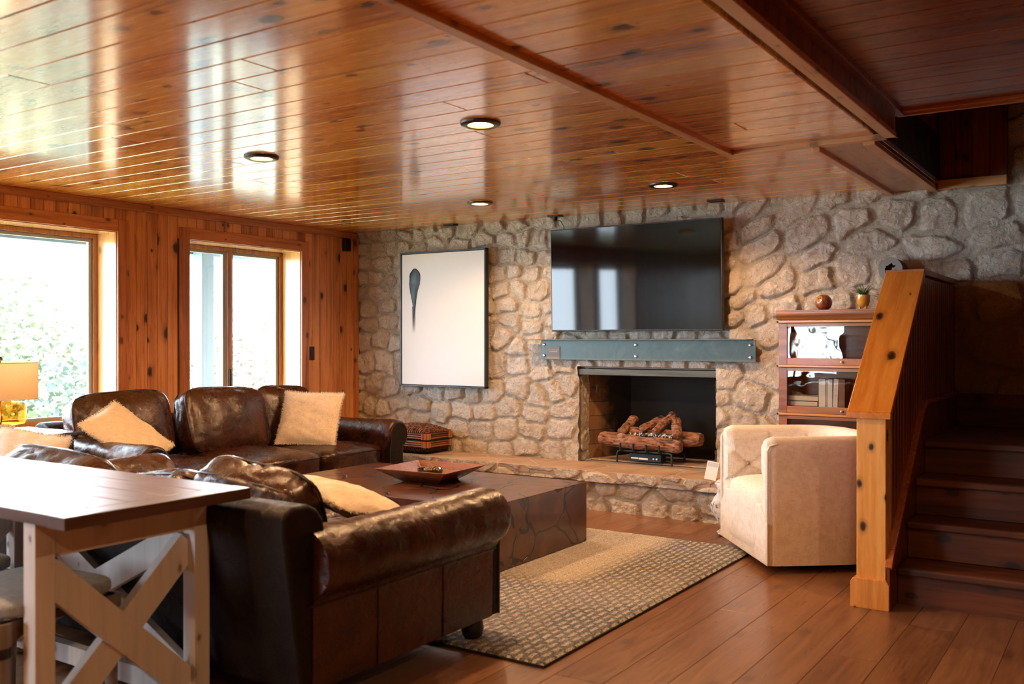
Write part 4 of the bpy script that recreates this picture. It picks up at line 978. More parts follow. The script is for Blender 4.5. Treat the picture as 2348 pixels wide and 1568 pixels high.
# ------------------------------------------------------------ rug
def rug_mat():
    m, nt, b = newmat('woven wool rug'); vec, _ = coords(nt, (1, 1, 1), False)
    n = nd(nt, 'ShaderNodeTexNoise', Vector=vec, Scale=140.0, Detail=3.0, Roughness=.8); nb = nd(nt, 'ShaderNodeTexNoise', Vector=vec, Scale=1.1, Detail=2.0)
    sp = nd(nt, 'ShaderNodeSeparateXYZ', Vector=vec)
    grey = ramp(nt, n.outputs[0], [(.38, (.028, .033, .043)), (.50, (.12, .125, .14)), (.62, (.34, .34, .34))])
    cream = ramp(nt, n.outputs[0], [(.34, (.12, .11, .10)), (.47, (.50, .44, .37)), (.60, (.74, .67, .58))])
    br = nt.nodes.new('ShaderNodeTexBrick'); nw = nd(nt, 'ShaderNodeTexNoise', Vector=vec, Scale=18.0, Detail=1.0)
    vm = nt.nodes.new('ShaderNodeVectorMath'); vm.operation = 'MULTIPLY_ADD'; nt.links.new(nw.outputs['Color'], vm.inputs[0]); vm.inputs[1].default_value = (.016, .016, 0)
    mp = nt.nodes.new('ShaderNodeMapping'); mp.inputs['Rotation'].default_value = (0, 0, R(90)); nt.links.new(vec, mp.inputs[0]); nt.links.new(mp.outputs[0], vm.inputs[2]); nt.links.new(vm.outputs[0], br.inputs['Vector'])
    for k, v in (('Color1', (1, 1, 1, 1)), ('Color2', (1, 1, 1, 1)), ('Mortar', (0, 0, 0, 1)), ('Scale', 1.0), ('Mortar Size', .0125), ('Mortar Smooth', .3), ('Brick Width', .078), ('Row Height', .040)): br.inputs[k].default_value = v
    dash = math_n(nt, 'MULTIPLY', br.outputs[0], ramp(nt, n.outputs[0], [(.33, .35), (.5, .95)]))
    patt = mix(nt, dash, grey, cream)
    # plain cream fields: far inner band and a wide band through the middle
    fx = math_n(nt, 'ADD', sp.outputs[0], math_n(nt, 'MULTIPLY', nw.outputs[0], .03)); fy = math_n(nt, 'ADD', sp.outputs[1], math_n(nt, 'MULTIPLY', nw.outputs[0], .05))
    a1 = ramp(nt, math_n(nt, 'ADD', math_n(nt, 'MULTIPLY', fy, .25), .5), [(.44, 0.0), (.50, 1.0)])
    a2 = ramp(nt, math_n(nt, 'ADD', math_n(nt, 'MULTIPLY', fx, .25), .5), [(.76, 1.0), (.80, 0.0)])
    f = math_n(nt, 'MULTIPLY', a1, a2)
    f = math_n(nt, 'MAXIMUM', f, math_n(nt, 'MULTIPLY', ramp(nt, nb.outputs[0], [(.55, 0.0), (.62, .22)]), 1.0))
    f = math_n(nt, 'MULTIPLY', f, .9)
    c = mix(nt, f, patt, cream); nt.links.new(c, b.inputs['Base Color']); b.inputs['Roughness'].default_value = .95; b.inputs['Specular IOR Level'].default_value = .1
    b.inputs['Sheen Weight'].default_value = .2; bb = bump(nt, br.outputs[0], .6, .006, b); bump(nt, n.outputs[0], .9, .006, b, bb); return m
RUGM = rug_mat()
rg = thing('area_rug', 'cream and grey woven wool rug with dashed rows under the coffee table', 'rug', (2.6, -2.3, 0))
nx, ny = 330, 250; RX0, RX1, RY0, RY1 = .95, 4.215, -3.52, -1.10
X, Y = np.meshgrid(np.linspace(RX0, RX1, nx), np.linspace(RY0, RY1, ny), indexing='ij')
edge = np.minimum(np.minimum(X - RX0, RX1 - X), np.minimum(Y - RY0, RY1 - Y)); wob = .006 * vnoise(X * 9, Y * 9, 3)
Z = .010 + .009 * np.clip(edge / .012, 0, 1) + .0035 * vnoise(X * 60, Y * 60, 4) + .002 * vnoise(X * 25, Y * 25, 5)
X2 = X + wob * (edge < .02); vsr = np.stack([X2.ravel(), Y.ravel(), Z.ravel()], 1); idx = np.arange(nx * ny).reshape(nx, ny)
q = np.stack([idx[:-1, :-1], idx[1:, :-1], idx[1:, 1:], idx[:-1, 1:]], -1).reshape(-1, 4)
me = bpy.data.meshes.new('pile'); me.from_pydata((vsr - np.array([2.6, -2.3, 0])).tolist(), [], q.tolist()); me.materials.append(RUGM); me.shade_smooth(); mkobj('pile', me, rg)
MB().box(RX0 - .004, RX1 + .004, RY0 - .004, RY1 + .004, 0, .0105).build('backing', plain('rug binding', (.02, .022, .025), .9), rg)
RZT = .0195

# ------------------------------------------------------------ coffee table, tray
def block_mat():
    m, nt, b = newmat('cracked hardwood block'); vec, _ = coords(nt, (1, 1, 1), False)
    g1 = nd(nt, 'ShaderNodeTexNoise', Vector=vec, Scale=2.6, Detail=5.0, Roughness=.55, Distortion=2.5); g2 = nd(nt, 'ShaderNodeTexNoise', Vector=vec, Scale=16.0, Detail=4.0, Distortion=1.0)
    f0 = math_n(nt, 'ADD', math_n(nt, 'MULTIPLY', g1.outputs[0], .8), math_n(nt, 'MULTIPLY', g2.outputs[0], .2))
    c = ramp(nt, f0, [(.35, (.050, .016, .007)), (.52, (.095, .032, .013)), (.68, (.15, .055, .024))])
    nz = nd(nt, 'ShaderNodeTexNoise', Vector=vec, Scale=3.5, Detail=2.0); vm = nt.nodes.new('ShaderNodeVectorMath'); vm.operation = 'MULTIPLY_ADD'; nt.links.new(nz.outputs['Color'], vm.inputs[0]); vm.inputs[1].default_value = (.22, .22, .22); nt.links.new(vec, vm.inputs[2])
    vo = nd(nt, 'ShaderNodeTexVoronoi', {'feature': 'DISTANCE_TO_EDGE'}, Vector=vm.outputs[0], Scale=3.0); nw = nd(nt, 'ShaderNodeTexNoise', Vector=vec, Scale=4.5)
    wdt = math_n(nt, 'ADD', vo.outputs[0], math_n(nt, 'MULTIPLY', ramp(nt, nw.outputs[0], [(.56, 0.0), (.66, 1.0)]), .03))
    f = ramp(nt, wdt, [(.015, 1.0), (.022, 0.0)])
    nt.links.new(mix(nt, f, c, (.003, .002, .002)), b.inputs['Base Color']); b.inputs['Roughness'].default_value = .28; b.inputs['Coat Weight'].default_value = .4; b.inputs['Coat Roughness'].default_value = .15
    bp = nt.nodes.new('ShaderNodeBump'); bp.invert = True; bp.inputs['Distance'].default_value = .006; bp.inputs['Strength'].default_value = .9; nt.links.new(f, bp.inputs['Height']); nt.links.new(bp.outputs[0], b.inputs['Normal']); return m
ct = thing('coffee_table', 'huge low dark cracked wood block coffee table on the rug', 'coffee table', (2.42, -2.0, RZT))
MB().box(1.56, 3.275, -2.56, -1.475, RZT + .001, .385).build('block', block_mat(), ct, bevel=.006)
tr = thing('wooden_tray', 'reddish square flared wooden tray on the coffee table', 'tray', (2.43, -1.96, .385))
TMX = Matrix.Translation((2.43, -1.96, .3855)) @ Matrix.Rotation(R(5), 4, 'Z')
mb = MB(); n = 1
def ringp(h, z): return [TMX @ Vector((sx * h * .26, sy * h * .24, z)) for sx, sy in ((-1, -1), (1, -1), (1, 1), (-1, 1))]
vs = ringp(.50, 0) + ringp(.98, .080) + ringp(1.0, .086) + ringp(.96, .086) + ringp(.50, .012)
fs = [(0, 3, 2, 1)] + [(r * 4 + k, r * 4 + (k + 1) % 4, r * 4 + 4 + (k + 1) % 4, r * 4 + 4 + k) for r in range(4) for k in range(4)] + [(16, 17, 18, 19)]
mb.add(vs, fs).build('tray_body', TRAYW, tr, bevel=.004)
bo = thing('dark_bowl', 'small dark glazed bowl inside the wooden tray', 'bowl', (2.42, -1.95, .398))
MB().lathe([(.040, 0), (.058, .010), (.079, .036), (.084, .058), (.079, .058), (.073, .036), (.050, .018), (.0001, .015)], (2.42, -1.95, .3985), 40).build('bowl_body', plain('dark glaze', (.012, .006, .005), .08, coat=1), bo, smooth=50)
sn = thing('polished_stone', 'round striped stone lying in the small dark bowl', 'stone', (2.425, -1.95, .41))
bm = bmesh.new(); bmesh.ops.create_icosphere(bm, subdivisions=4, radius=1)
for v in bm.verts: v.co = Vector((v.co.x * .050, v.co.y * .042, v.co.z * .030 + .036)) * (1 + .08 * noise.noise(v.co * 2))
gm, gn, gb2 = newmat('striped stone'); v3, _ = coords(gn, (1, 1, 1), False); w3 = nd(gn, 'ShaderNodeTexWave', Vector=v3, Scale=30.0, Distortion=4.0)
gn.links.new(ramp(gn, w3.outputs[0], [(.2, (.03, .02, .012)), (.8, (.28, .20, .10))]), gb2.inputs['Base Color']); gb2.inputs['Roughness'].default_value = .15
bm_obj(bm, 'stone_body', gm, sn)

# ------------------------------------------------------------ leather sofas
def arm_mesh(side):
    """rolled arm, section swept along local y"""
    R0, zc = .122, .515; sec = [(.052, .10), (.055, .25), (.055, .37)]
    a0, a1 = -62, 205
    for k in range(26):
        a_ = R(a0 + (a1 - a0) * k / 25); sec.append((.006 + R0 * math.cos(a_), zc + R0 * math.sin(a_)))
    sec += [(-.105, .40), (-.105, .25), (-.105, .10)]
    ys = [-.045, -.048, -.040, -.015] + [(.02 + i * 1.02 / 34) for i in range(35)]
    scl = [.0, .80, .95, 1.0] + [1.0] * 35; cx_, cz_ = -.02, .40; vs = []; n = len(sec)
    for y, s in zip(ys, scl):
        for i, (o, z) in enumerate(sec):
            top = 3 <= i < 29
            cx0, cz0 = (.006, zc) if top else (-.025, z)
            x = cx0 + (o - cx0) * (s if s > .01 else .0); zz = cz0 + (z - cz0) * (s if top else 1)
            if not top: x = -.025 + (o + .025) * (1 if s > .5 else 0)
            yy = y if top else max(y, 0)
            if top and s == 1.0:
                f = noise.noise(Vector((y * 16, i * .25, side * 9.0))); g_ = abs(noise.noise(Vector((y * 26 + i * .35, i * .1, side * 5.0))))
                q = f * .005 - max(0, .14 - g_) * .022; x += (x - .006) / R0 * q; zz += (zz - zc) / R0 * q - .006 * math.sin(max(0, y) * 3.0)
            vs.append((side * x, yy, zz))
    m = len(ys); fs = [(j * n + i, j * n + i + 1, (j + 1) * n + i + 1, (j + 1) * n + i) for j in range(m - 1) for i in range(n - 1)]
    fs += [tuple((m - 1) * n + i for i in range(n))] + [(j * n, (j + 1) * n, (j + 1) * n + n - 1, j * n + n - 1) for j in range(m - 1)]
    return MB().add(vs, fs)
def make_sofa(label, loc, rz, backs, seats):
    t = thing('leather_sofa', label, 'sofa', loc, rz, 'brown leather sofas')
    H = 1.10
    for sd in (-1, 1):
        mb = arm_mesh(sd); mb.v = [(v[0] + sd * H, v[1], v[2]) for v in mb.v]
        arm = mb.build('arm', LEATH, t, local=True, smooth=55)
        pr = [(sd * (H + .048), .10), (sd * (H + .048), .38)] + [(sd * (H + .006 + .098 * math.cos(R(q))), .515 + .098 * math.sin(R(q))) for q in range(-62, 210, 12)] + [(sd * (H - .098), .40), (sd * (H - .098), .10)]
        MB().prism(pr, lambda a, b, c: (a, c, b), -.056, -.01).build('arm_panel', LEATHD, arm, local=True, bevel=.004)
        MB().tube([(a, -.054, b) for a, b in pr], .0055, 6).build('arm_piping', PIPING, arm, local=True, smooth=60)
        mb = MB()
        for yy in (.34, .72): mb.tube([(sd * (H + .056), yy, .10), (sd * (H + .056), yy, .38)], .0035, 5)
        mb.tube([(sd * (H + .057), -.02, .385), (sd * (H + .057), 1.06, .385)], .005, 5)
        mb.build('arm_seam', PIPING, arm, local=True)
    # back frame, raked
    pf = [(.90, .10), (.98, .66), (1.01, .70), (1.05, .72), (1.12, .72), (1.165, .70), (1.165, .64), (1.085, .10)]
    MB().prism(pf, lambda a, b, c: (c, a, b), -H - .05, H + .05).build('back_frame', LEATHD, t, local=True, bevel=.018, seg=3)
    
    MB().box(-H + .08, H - .08, .02, 1.0, .10, .285).build('seat_rail', LEATH, t, local=True, bevel=.02, seg=3)
    for k in range(3):
        sx, sy, sz, tl = seats[k]
        M = Matrix.Translation((-.665 + k * .665 + sx, .43 + sy, .365 + sz)) @ Matrix.Rotation(tl, 4, 'X') @ Matrix.Rotation(R(90), 4, 'X')
        w_, d_, h_ = .670, .19, .92
        o = bm_obj(cushion_mesh(w_, d_, h_, 7, 16, .010, seed=k + loc[0] * 3, puff=.030, M=M), 'seat_cushion', LEATH, t)
        mb = MB()
        for yq in (-.62, .62): mb.tube(pipe_loop(w_, d_, h_, 7, yq, M=M), .005, 6, closed=True)
        mb.build('cushion_piping', PIPING, o, local=True, smooth=60)
    for k, (x_, y_, z_, tilt, roll, yaw_, w_, h_) in enumerate(backs):
        M = Matrix.Translation((x_, y_, z_)) @ Matrix.Rotation(yaw_, 4, 'Z') @ Matrix.Rotation(roll, 4, 'Y') @ Matrix.Rotation(tilt, 4, 'X')
        o = bm_obj(cushion_mesh(w_, .20, h_, 5, 22, .011, seed=20 + k + loc[0] * 5, puff=.055, M=M), 'back_cushion', LEATH, t)
        mb = MB()
        for yq in (-.62, .62): mb.tube(pipe_loop(w_, .20, h_, 5, yq, M=M), .0055, 6, closed=True)
        mb.build('cushion_piping', PIPING, o, local=True, smooth=60)
    for fx in (-H - .0, H + .0):
        for fy in (.07, .98):
            MB().lathe([(.030, 0), (.042, .012), (.048, .04), (.043, .07), (.034, .085), (.036, .105)], (fx, fy, .0 if fy > .5 else RZT), 20).build('bun_foot', BLACK, t, local=True, smooth=50)
    return t
# local x runs along the length; front faces local -y
make_sofa('brown leather sofa under the windows, seen from its front', (1.215, -2.0, 0), R(90),
          [(-.76, .80, .675, R(-14), R(-2), R(-6), .70, .48), (.02, .70, .665, R(-18), R(2), R(2), .76, .50), (.68, .80, .655, R(-14), R(3), R(4), .64, .48)], [(0, 0, 0, 0), (0, -.01, .005, R(1)), (0, 0, -.005, 0)])
make_sofa('brown leather sofa in the foreground, seen from behind with its rolled arm toward the camera', (2.70, -3.34, 0), R(180),
          [(-.55, .72, .585, R(-24), R(-7), R(5), .56, .38), (.02, .66, .525, R(-52), R(6), R(-4), .54, .42), (.68, .78, .565, R(-30), R(-3), R(3), .74, .40)], [(0, 0, 0, 0), (0, 0, .01, 0), (0, 0, 0, 0)])

# ------------------------------------------------------------ pillows with fringe
def pillow(label, P, U, V, w, h, t_, seed, drop=0):
    """P centre, U along width, V along height (world vectors)"""
    U = Vector(U).normalized(); V = Vector(V); V = (V - U * V.dot(U)).normalized(); N = U.cross(V)
    M = Matrix((U, V, N)).transposed().to_4x4()
    t = thing('throw_pillow', label, 'pillow', P, 0, 'fringed cream pillows'); n = 26; vs = []; so = Vector((seed * 3.7, 0, seed))
    for sg in (1, -1):
        for i in range(n + 1):
            for j in range(n + 1):
                u = -1 + 2 * i / n; v = -1 + 2 * j / n
                k = (max(0, 1 - abs(u) ** 2.4) * max(0, 1 - abs(v) ** 2.4)) ** .55
                pin = 1 - .05 * (abs(u * v)) + .0; px = u * w / 2 * (1 - .06 * (1 - abs(v)) * abs(u) ** 3 * 0 - .045 * (1 - v * v) * abs(u)); py = v * h / 2 * (1 - .045 * (1 - u * u) * abs(v))
                z = sg * t_ / 2 * k + .010 * noise.noise(Vector((u * 2.4, v * 2.4, seed))) + sg * (-max(0, .12 - abs(noise.noise(Vector((u * 2 + v, v * 3, sg)) + so))) * .10 * k)
                vs.append(M @ Vector((px, py, z)))
    m = (n + 1) ** 2; fs = []
    for q in range(2):
        for i in range(n):
            for j in range(n):
                a_ = q * m + i * (n + 1) + j; f = (a_, a_ + n + 1, a_ + n + 2, a_ + 1); fs.append(f if q == 0 else f[::-1])
    MB().add(vs, fs).build('pillow_cover', LINEN, t, local=True, smooth=75, fix=False)
    mb = MB(); r = random.Random(seed)
    for e in range(4):
        for k in range(150):
            s_ = -1 + 2 * (k + r.random()) / 150
            for rep in range(2):
                if e == 0: u, v, d = s_, 1, Vector((0, 1, 0))
                elif e == 1: u, v, d = s_, -1, Vector((0, -1, 0))
                elif e == 2: u, v, d = 1, s_, Vector((1, 0, 0))
                else: u, v, d = -1, s_, Vector((-1, 0, 0))
                px = u * w / 2 * (1 - .045 * (1 - v * v) * abs(u)); py = v * h / 2 * (1 - .045 * (1 - u * u) * abs(v))
                b_ = Vector((px, py, .010 * noise.noise(Vector((u * 2.4, v * 2.4, seed))) + r.uniform(-.004, .004))) - d * .006
                d2 = (d + Vector((r.uniform(-.5, .5), r.uniform(-.5, .5), r.uniform(-.6, .6)))).normalized(); L = r.uniform(.012, .026)
                sd = d2.orthogonal().normalized() * .0014; tip = b_ + d2 * L; mid = b_ + d2 * L * .5 + Vector((r.uniform(-.003, .003), r.uniform(-.003, .003), r.uniform(-.003, .003)))
                s2 = d2.cross(sd).normalized() * .0014
                for q in (sd, s2): mb.add([M @ (b_ - q), M @ (b_ + q), M @ (mid + q), M @ (mid - q)], [(0, 1, 2, 3)]); mb.add([M @ (mid - q), M @ (mid + q), M @ tip], [(0, 1, 2)])
    o = mb.build('fringe', FRINGE, t, local=True, fix=False); o['kind'] = 'stuff'
    return t
pillow('cream fringed pillow leaning diagonally in the left corner of the window sofa', (.72, -2.915, .65), (.206, -.391, -.126), (-.337, -.157, .334), .46, .48, .12, 1)
pillow('cream fringed pillow upright at the right end of the window sofa', (.83, -1.42, .665), (.42, .23, -.015), (-.24, .12, .40), .46, .44, .13, 2)
pillow('cream fringed pillow lying flat on the foreground sofa beside its arm', (3.42, -3.72, .595), (.42, -.14, -.06), (.1, .36, -.12), .50, .46, .12, 3)
pillow('cream fringed pillow at the far left end of the foreground sofa', (1.42, -4.0, .60), (.40, .12, -.05), (-.05, .14, .40), .44, .42, .13, 4)

# ------------------------------------------------------------ end table and lamp
et = thing('end_table', 'dark wood end table between the two sofas', 'end table', (.33, -3.48, 0))
DK = wood('dark espresso wood', (.010, .007, .008), (.022, .014, .014), (.035, .022, .02), 'y', rough=.16, knots=0, coat=.6)
MB().box(.05, .66, -3.86, -3.185, .672, .695).build('tabletop', DK, et, bevel=.004); MB().box(.07, .64, -3.84, -3.205, .650, .672).build('top_moulding', DK, et, bevel=.006)
mb = MB()
for ax in ('f', 'b'):
    x0_, x1_ = (.60, .62) if ax == 'f' else (.09, .11)
    mb.prism([(-3.82, .65), (-3.22, .65), (-3.22, .60), (-3.25, .565), (-3.31, .575), (-3.40, .59), (-3.64, .59), (-3.73, .575), (-3.79, .565), (-3.82, .60)], lambda a, b, c: (c, a, b), x0_, x1_)
mb.box(.11, .60, -3.24, -3.22, .575, .65); mb.box(.11, .60, -3.82, -3.80, .575, .65); mb.build('apron', DK, et, bevel=.003)
for x_, y_ in ((.09, -3.24), (.60, -3.24), (.09, -3.80), (.60, -3.80)): MB().lathe([(.016, 0), (.02, .02), (.014, .08), (.022, .35), (.018, .5), (.026, .54), (.026, .62)], (x_, y_, 0), 16).build('leg', DK, et, smooth=50)
lp = thing('table_lamp', 'table lamp with round cream shade and amber glass base', 'lamp', (.35, -3.53, .695))
def shade_mat():
    m, nt, b = newmat('linen shade'); nt.nodes.remove(b); out = nt.nodes['Material Output']; vec, _ = coords(nt, (1, 1, 1), False)
    n = nd(nt, 'ShaderNodeTexNoise', Vector=vec, Scale=300.0, Detail=2.0); c = ramp(nt, n.outputs[0], [(.3, (.66, .52, .36)), (.7, (.80, .66, .48))])
    d = nd(nt, 'ShaderNodeBsdfDiffuse', Color=c); t = nd(nt, 'ShaderNodeBsdfTranslucent', Color=c); mx = nd(nt, 'ShaderNodeMixShader', Fac=.45)
    nt.links.new(d.outputs[0], mx.inputs[1]); nt.links.new(t.outputs[0], mx.inputs[2]); nt.links.new(mx.outputs[0], out.inputs[0]); return m
LX, LY = .35, -3.53
s_ = MB()
vs = []; n = 48
for z in (.905, 1.125):
    for rad in (.205, .202): vs += [(LX + rad * math.cos(2 * PI * k / n), LY + rad * math.sin(2 * PI * k / n), z) for k in range(n)]
fs = []
for k in range(n):
    j = (k + 1) % n; fs += [(k, j, 2 * n + j, 2 * n + k), (n + k, 3 * n + k, 3 * n + j, n + j), (k, n + k, n + j, j), (2 * n + k, 2 * n + j, 3 * n + j, 3 * n + k)]
sh = s_.add(vs, fs).build('lamp_shade', shade_mat(), lp, smooth=50, fix=False)
for z in (.905, 1.125): MB().tube([(LX + .205 * math.cos(2 * PI * k / 48), LY + .205 * math.sin(2 * PI * k / 48), z) for k in range(48)], .003, 6, closed=True).build('shade_rim', plain('shade rim', (.75, .68, .6), .6), sh)
AMB = newmat('amber glass'); b = AMB[2]; b.inputs['Base Color'].default_value = (.80, .34, .05, 1); b.inputs['Transmission Weight'].default_value = .85; b.inputs['Roughness'].default_value = .05; b.inputs['IOR'].default_value = 1.35
AMB = glassmat('amber glass thin', (.92, .55, .14), .12)
MB().lathe([(.085, .745), (.132, .752), (.142, .775), (.142, .862), (.132, .882), (.060, .888), (.058, .906)], (LX, LY, 0), 48).build('glass_base', AMB, lp, smooth=40)
MB().lathe([(.055, .695), (.060, .70), (.060, .742), (.050, .747)], (LX, LY, 0), 32).build('foot', BLACK, lp, smooth=40)
MB().tube([(LX, LY, .74), (LX + .012, LY, .80), (LX - .006, LY, .86), (LX, LY, .95)], .006, 8).build('stem', BRASS, lp)
MB().lathe([(.004, 1.095), (.004, 1.135), (.010, 1.140), (.012, 1.150), (.006, 1.160), (.0001, 1.161)], (LX, LY, 0), 16).build('finial', BRONZE, lp, smooth=60)
mb = MB()
for q in range(3): mb.tube([(LX, LY, 1.10), (LX + .20 * math.cos(q * 2.1), LY + .20 * math.sin(q * 2.1), 1.12)], .002, 5)
mb.build('shade_spider', BRASS, sh)
bm = bmesh.new(); bmesh.ops.create_uvsphere(bm, u_segments=20, v_segments=14, radius=.028); bmesh.ops.translate(bm, verts=bm.verts, vec=(0, 0, .315)); bm_obj(bm, 'bulb', plain('lit bulb', (.9, .8, .6), .5, emit=(1, .7, .4), es=4), lp)
l = bpy.data.lights.new('lamp_glow', 'POINT'); l.energy = 2.2; l.color = (1, .66, .38); l.shadow_soft_size = .03; o = mkobj('lamp_glow', l, lp); o.location = (0, 0, .36)

# ------------------------------------------------------------ whitewashed desk with stools
dk = thing('console_table', 'whitewashed X-frame console table with dark plank top behind the foreground sofa', 'table', (2.85, -4.8, 0))
DX0, DX1, DY0, DY1 = 2.03, 3.664, -5.130, -4.475
mb = MB(); bw_ = .088
BRD = wood('dark stained breadboard', (.045, .018, .010), (.09, .036, .018), (.14, .06, .03), 'y', rough=.42, knots=.7, coat=1.0, coatr=.34, var=.3)
for x_ in (DX0, DX1 - bw_): MB().box(x_, x_ + bw_, DY0, DY1, .735, .772, .1 + x_).build('breadboard_end', BRD, dk, bevel=.003)
mb = MB(); rnd = random.Random(3); y = DY0
for k in range(5):
    w_ = (DY1 - DY0) / 5; mb.box(DX0 + bw_ + .001, DX1 - bw_ - .001, DY0 + k * w_ + .002, DY0 + (k + 1) * w_ - .002, .737, .772, rnd.random())
mb.build('plank_top', DARKW, dk, bevel=.003)
PX0, PX1, PY0, PY1, pw = 2.30, 3.475, -5.105, -4.49, .062
for x_ in (PX0, PX1 - pw):
    for y_ in (PY0, PY1 - pw): MB().box(x_, x_ + pw, y_, y_ + pw, 0, .735, x_ + y_ + 9).build('leg', WHITEW, dk, bevel=.003)
for x_ in (PX0 + .004, PX1 - .046): MB().box(x_, x_ + .042, PY0 + pw, PY1 - pw, .625, .735, x_).build('apron', WHITEW, dk, bevel=.002)
for y_ in (PY1 - .05,): MB().box(PX0 + pw, PX1 - pw, y_, y_ + .04, .645, .735, .3).build('apron', WHITEW, dk, bevel=.002)
for x_ in (PX0 + .02, PX1 - .055):
    a0, b0 = (x_ + .018, PY0 + pw - .01, .575), (x_ + .018, PY1 - pw + .01, .085)
    MB().bar(a0, b0, .030, .098, rnd=.4).build('cross_brace', WHITEW, dk, bevel=.002)
    m_ = (x_ + .018, (PY0 + PY1) / 2, .33)
    mb = MB().bar((x_ + .0, PY1 - pw + .01, .575), (x_ + .0, (PY0 + PY1) / 2 + .02, .35), .036, .098, rnd=.8); mb.bar((x_ + .0, (PY0 + PY1) / 2 - .02, .31), (x_ + .0, PY0 + pw - .01, .085), .036, .098, rnd=.8); mb.build('cross_brace', WHITEW, dk, bevel=.002)
yb = PY1 - .03
xm = 2.72
MB().bar((PX0 + pw, yb, .60), (PX1 - pw, yb, .10), .030, .098, rnd=.5).build('back_brace', WHITEW, dk, bevel=.002)
mb = MB().bar((PX1 - pw, yb - .034, .60), (2.905, yb - .034, .355), .030, .098, rnd=.6); mb.bar((2.87, yb - .034, .345), (PX0 + pw, yb - .034, .10), .030, .098, rnd=.6); mb.build('back_brace', WHITEW, dk, bevel=.002)
MB().box(PX0 + pw, PX1 - pw, PY1 - .058, PY1 - .018, .03, .10, .7).build('stretcher', WHITEW, dk, bevel=.002)
RUST = wood('dark stool wood', (.05, .025, .015), (.10, .05, .03), (.15, .08, .05), 'x', rough=.45, knots=0)
def stool(x, y, label):
    t = thing('dining_stool', label, 'stool', (x, y, 0), R(4), 'cushioned stools under the console table'); h = .215
    bm = cushion_mesh(.44, .055, .42, 5, 10, .004, seed=3, puff=.012, M=Matrix.Translation((0, 0, .475)) @ Matrix.Rotation(R(90), 4, 'X')); bm_obj(bm, 'seat_cushion', GREYC, t)
    mb = MB()
    for sgn in (-1, 1):
        arch = [(-.19, .445), (.19, .445), (.19, .375)] + [(.15 * math.cos(q * PI / 10), .375 + .045 * math.sin(q * PI / 10)) for q in range(11)] + [(-.19, .375)]
        mb.prism(arch, lambda a, b, c: (a, c, b), sgn * .19 - .01, sgn * .19 + .01); mb.prism(arch, lambda a, b, c: (c, a, b), sgn * .19 - .01, sgn * .19 + .01)
    mb.build('apron', RUST, t, local=True)
    for sx in (-1, 1):
        for sy in (-1, 1):
            lg = MB().lathe([(.012, 0), (.016, .04), (.022, .28), (.024, .37), (.03, .38), (.03, .445)], (sx * .185, sy * .185, 0), 14).build('leg', plain('worn stool leg', (.22, .17, .12), .5), t, local=True, smooth=50)
            MB().lathe([(.027, .345), (.029, .35), (.029, .372), (.027, .377)], (sx * .185, sy * .185, 0), 14).build('ferrule', BRONZE, lg, local=True, smooth=40)
    return t
stool(3.19, -4.985, 'grey cushioned stool under the console table, nearest its X-frame end'); stool(2.62, -5.00, 'grey cushioned stool under the console table, at the picture edge')

# ------------------------------------------------------------ armchair
ac = thing('swivel_armchair', 'cream linen barrel armchair with tufted inside by the newel', 'armchair', (4.515, -1.06, 0), R(-51.7))
HW, YF, YB = .405, -.385, .345
path = []
for k in range(13): path.append((-HW + .0, YF + (YB - .30 - YF) * k / 13))
for k in range(17): q = PI - k * (PI / 2) / 16; path.append((-HW + .30 + .30 * math.cos(q), YB - .30 + .30 * math.sin(q)))
for k in range(1, 5): path.append((-HW + .30 + (2 * HW - .60) * k / 5, YB))
half = list(path); 
for k in range(17): q = PI / 2 - k * (PI / 2) / 16; path.append((HW - .30 + .30 * math.cos(q), YB - .30 + .30 * math.sin(q)))
for k in range(1, 14): path.append((HW, YB - .30 - (YB - .30 - YF) * k / 13))
P_ = [Vector((a, b, 0)) for a, b in path]; fine = []
for a, b in zip(P_, P_[1:]):
    for j in range(3): fine.append(a.lerp(b, j / 3))
fine.append(P_[-1]); P_ = fine; m = len(P_); acc = [0]
for a, b in zip(P_, P_[1:]): acc.append(acc[-1] + (b - a).length)
TH = .105; sec = []
for z in np.linspace(.045, .66, 10): sec.append((0, z))
for k in range(1, 9): q = k * PI / 8; sec.append((TH / 2 - TH / 2 * math.cos(q), .685 + .052 * math.sin(q)))
for z in np.linspace(.66, .36, 22): sec.append((TH, z))
sec += [(TH, .045)]
vs = []; n = len(sec); nu_, nv_ = .135, .105
for i, p in enumerate(P_):
    tn = (P_[min(i + 1, m - 1)] - P_[max(i - 1, 0)]).normalized(); inn = Vector((tn.y, -tn.x, 0))
    f = min(i, m - 1 - i); e = min(1.0, (acc[i] if i < m / 2 else acc[-1] - acc[i]) / .05)
    for j, (o, z) in enumerate(sec):
        oo = TH / 2 + (o - TH / 2) * (1 if e >= 1 else (.72 + .28 * math.sin(e * PI / 2)))
        if z > .66: z = .66 + (z - .66) * (.75 + .25 * math.sin(min(1, e) * PI / 2))
        if o >= TH - .001 and .36 <= z <= .68: # tufting on the inside
            s = acc[i] / nu_; v = (z - .40) / nv_; d = []
            s0, v0 = round(s), round(v); best = 9
            for a_ in (s0 - 1, s0, s0 + 1):
                for b_ in (v0 - 1, v0, v0 + 1):
                    if (a_ + b_) % 2 == 0 and 0 <= b_ <= 2: best = min(best, math.hypot((s - a_) * nu_, (v - b_) * nv_))
            l1 = abs(((s + v) / 2) % 1 - .5) * 2; l2 = abs(((s - v) / 2) % 1 - .5) * 2; cr = min(1 - l1, 1 - l2) if v < 2 else (1 - abs((s % 2) - 1) if True else 1)
            oo += .020 - .046 * math.exp(-(best / .020) ** 2) - .018 * math.exp(-(cr / .11) ** 2)
        vs.append(p + inn * oo + Vector((0, 0, z)))
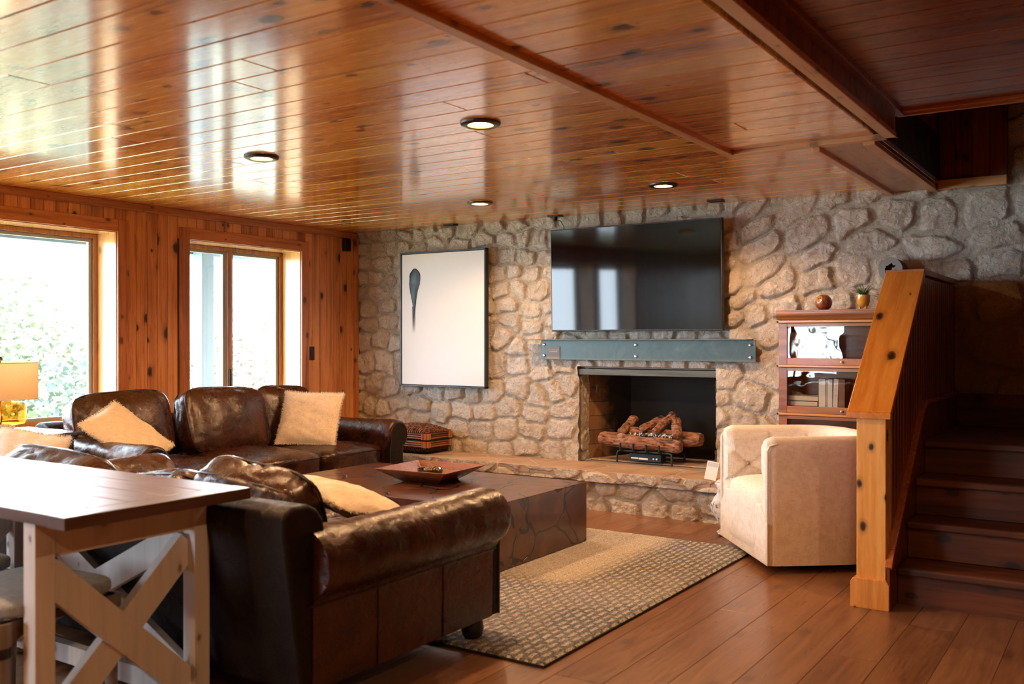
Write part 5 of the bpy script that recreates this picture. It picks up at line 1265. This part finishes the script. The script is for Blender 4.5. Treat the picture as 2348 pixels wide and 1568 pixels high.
fs = [(i * n + j, i * n + j + 1, (i + 1) * n + j + 1, (i + 1) * n + j) for i in range(m - 1) for j in range(n - 1)] + [(i * n, (i + 1) * n, (i + 1) * n + n - 1, i * n + n - 1) for i in range(m - 1)]
fs += [tuple(range(n)), tuple((m - 1) * n + j for j in range(n - 1, -1, -1))]
MB().add(vs, fs).build('barrel_shell', CHAIRF, ac, local=True, smooth=50)
for sx in (-1, 1):
    mb = MB().tube([(sx * (HW + .001), YF - .006, .05), (sx * (HW + .001), YF - .006, .665), (sx * (HW - .004), YF + .01, .690), (sx * (HW - .006), YF + .05, .700)], .0055, 8); mb.tube([(sx * (HW - .016), YF - .006, .05), (sx * (HW - .016), YF - .006, .665)], .0045, 8); mb.build('piping', CHAIRF, ac, local=True, smooth=60)
bm = cushion_mesh(2 * (HW - TH) + .02, .66, .40, 7, 14, .0015, seed=1, puff=0, M=Matrix.Translation((0, YF + .31, .245)))
for v in bm.verts:
    if v.co.z > .40: v.co.z += .018 * (1 - (v.co.x / .32) ** 2) * (1 - ((v.co.y + .1) / .4) ** 2)
bm_obj(bm, 'seat', CHAIRF, ac)
mb = MB(); pr = [(-HW + .004, .045), (HW - .004, .045), (HW - .004, .27), (HW - .06, .31), (HW - .10, .36), (-HW + .10, .36), (-HW + .06, .31), (-HW + .004, .27)]
mb.prism(pr, lambda a, b, c: (a, c, b), YF - .012, YF + .05).build('front_panel', CHAIRF, ac, local=True, bevel=.010, seg=3)
mb = MB()
for b_ in range(3):
    for a_ in range(0, int(acc[-1] / nu_) + 1):
        if (a_ + b_) % 2: continue
        i = min(range(m), key=lambda q: abs(acc[q] - a_ * nu_))
        if i < 6 or i > m - 7: continue
        tn = (P_[i + 1] - P_[i - 1]).normalized(); inn = Vector((tn.y, -tn.x, 0)); c_ = P_[i] + inn * (TH - .022) + Vector((0, 0, .40 + b_ * nv_))
        mb.lathe([(.0001, .004), (.006, .003), (.008, 0)], n=10, M=Matrix.Translation(c_) @ inn.to_track_quat('Z', 'Y').to_matrix().to_4x4())
mb.build('tuft_button', CHAIRF, ac, local=True, smooth=60)
MB().lathe([(.26, .0), (.27, .006), (.27, .018), (.06, .026), (.06, .05)], (0, 0, 0), 40).build('swivel_base', BLACK, ac, local=True, smooth=40)
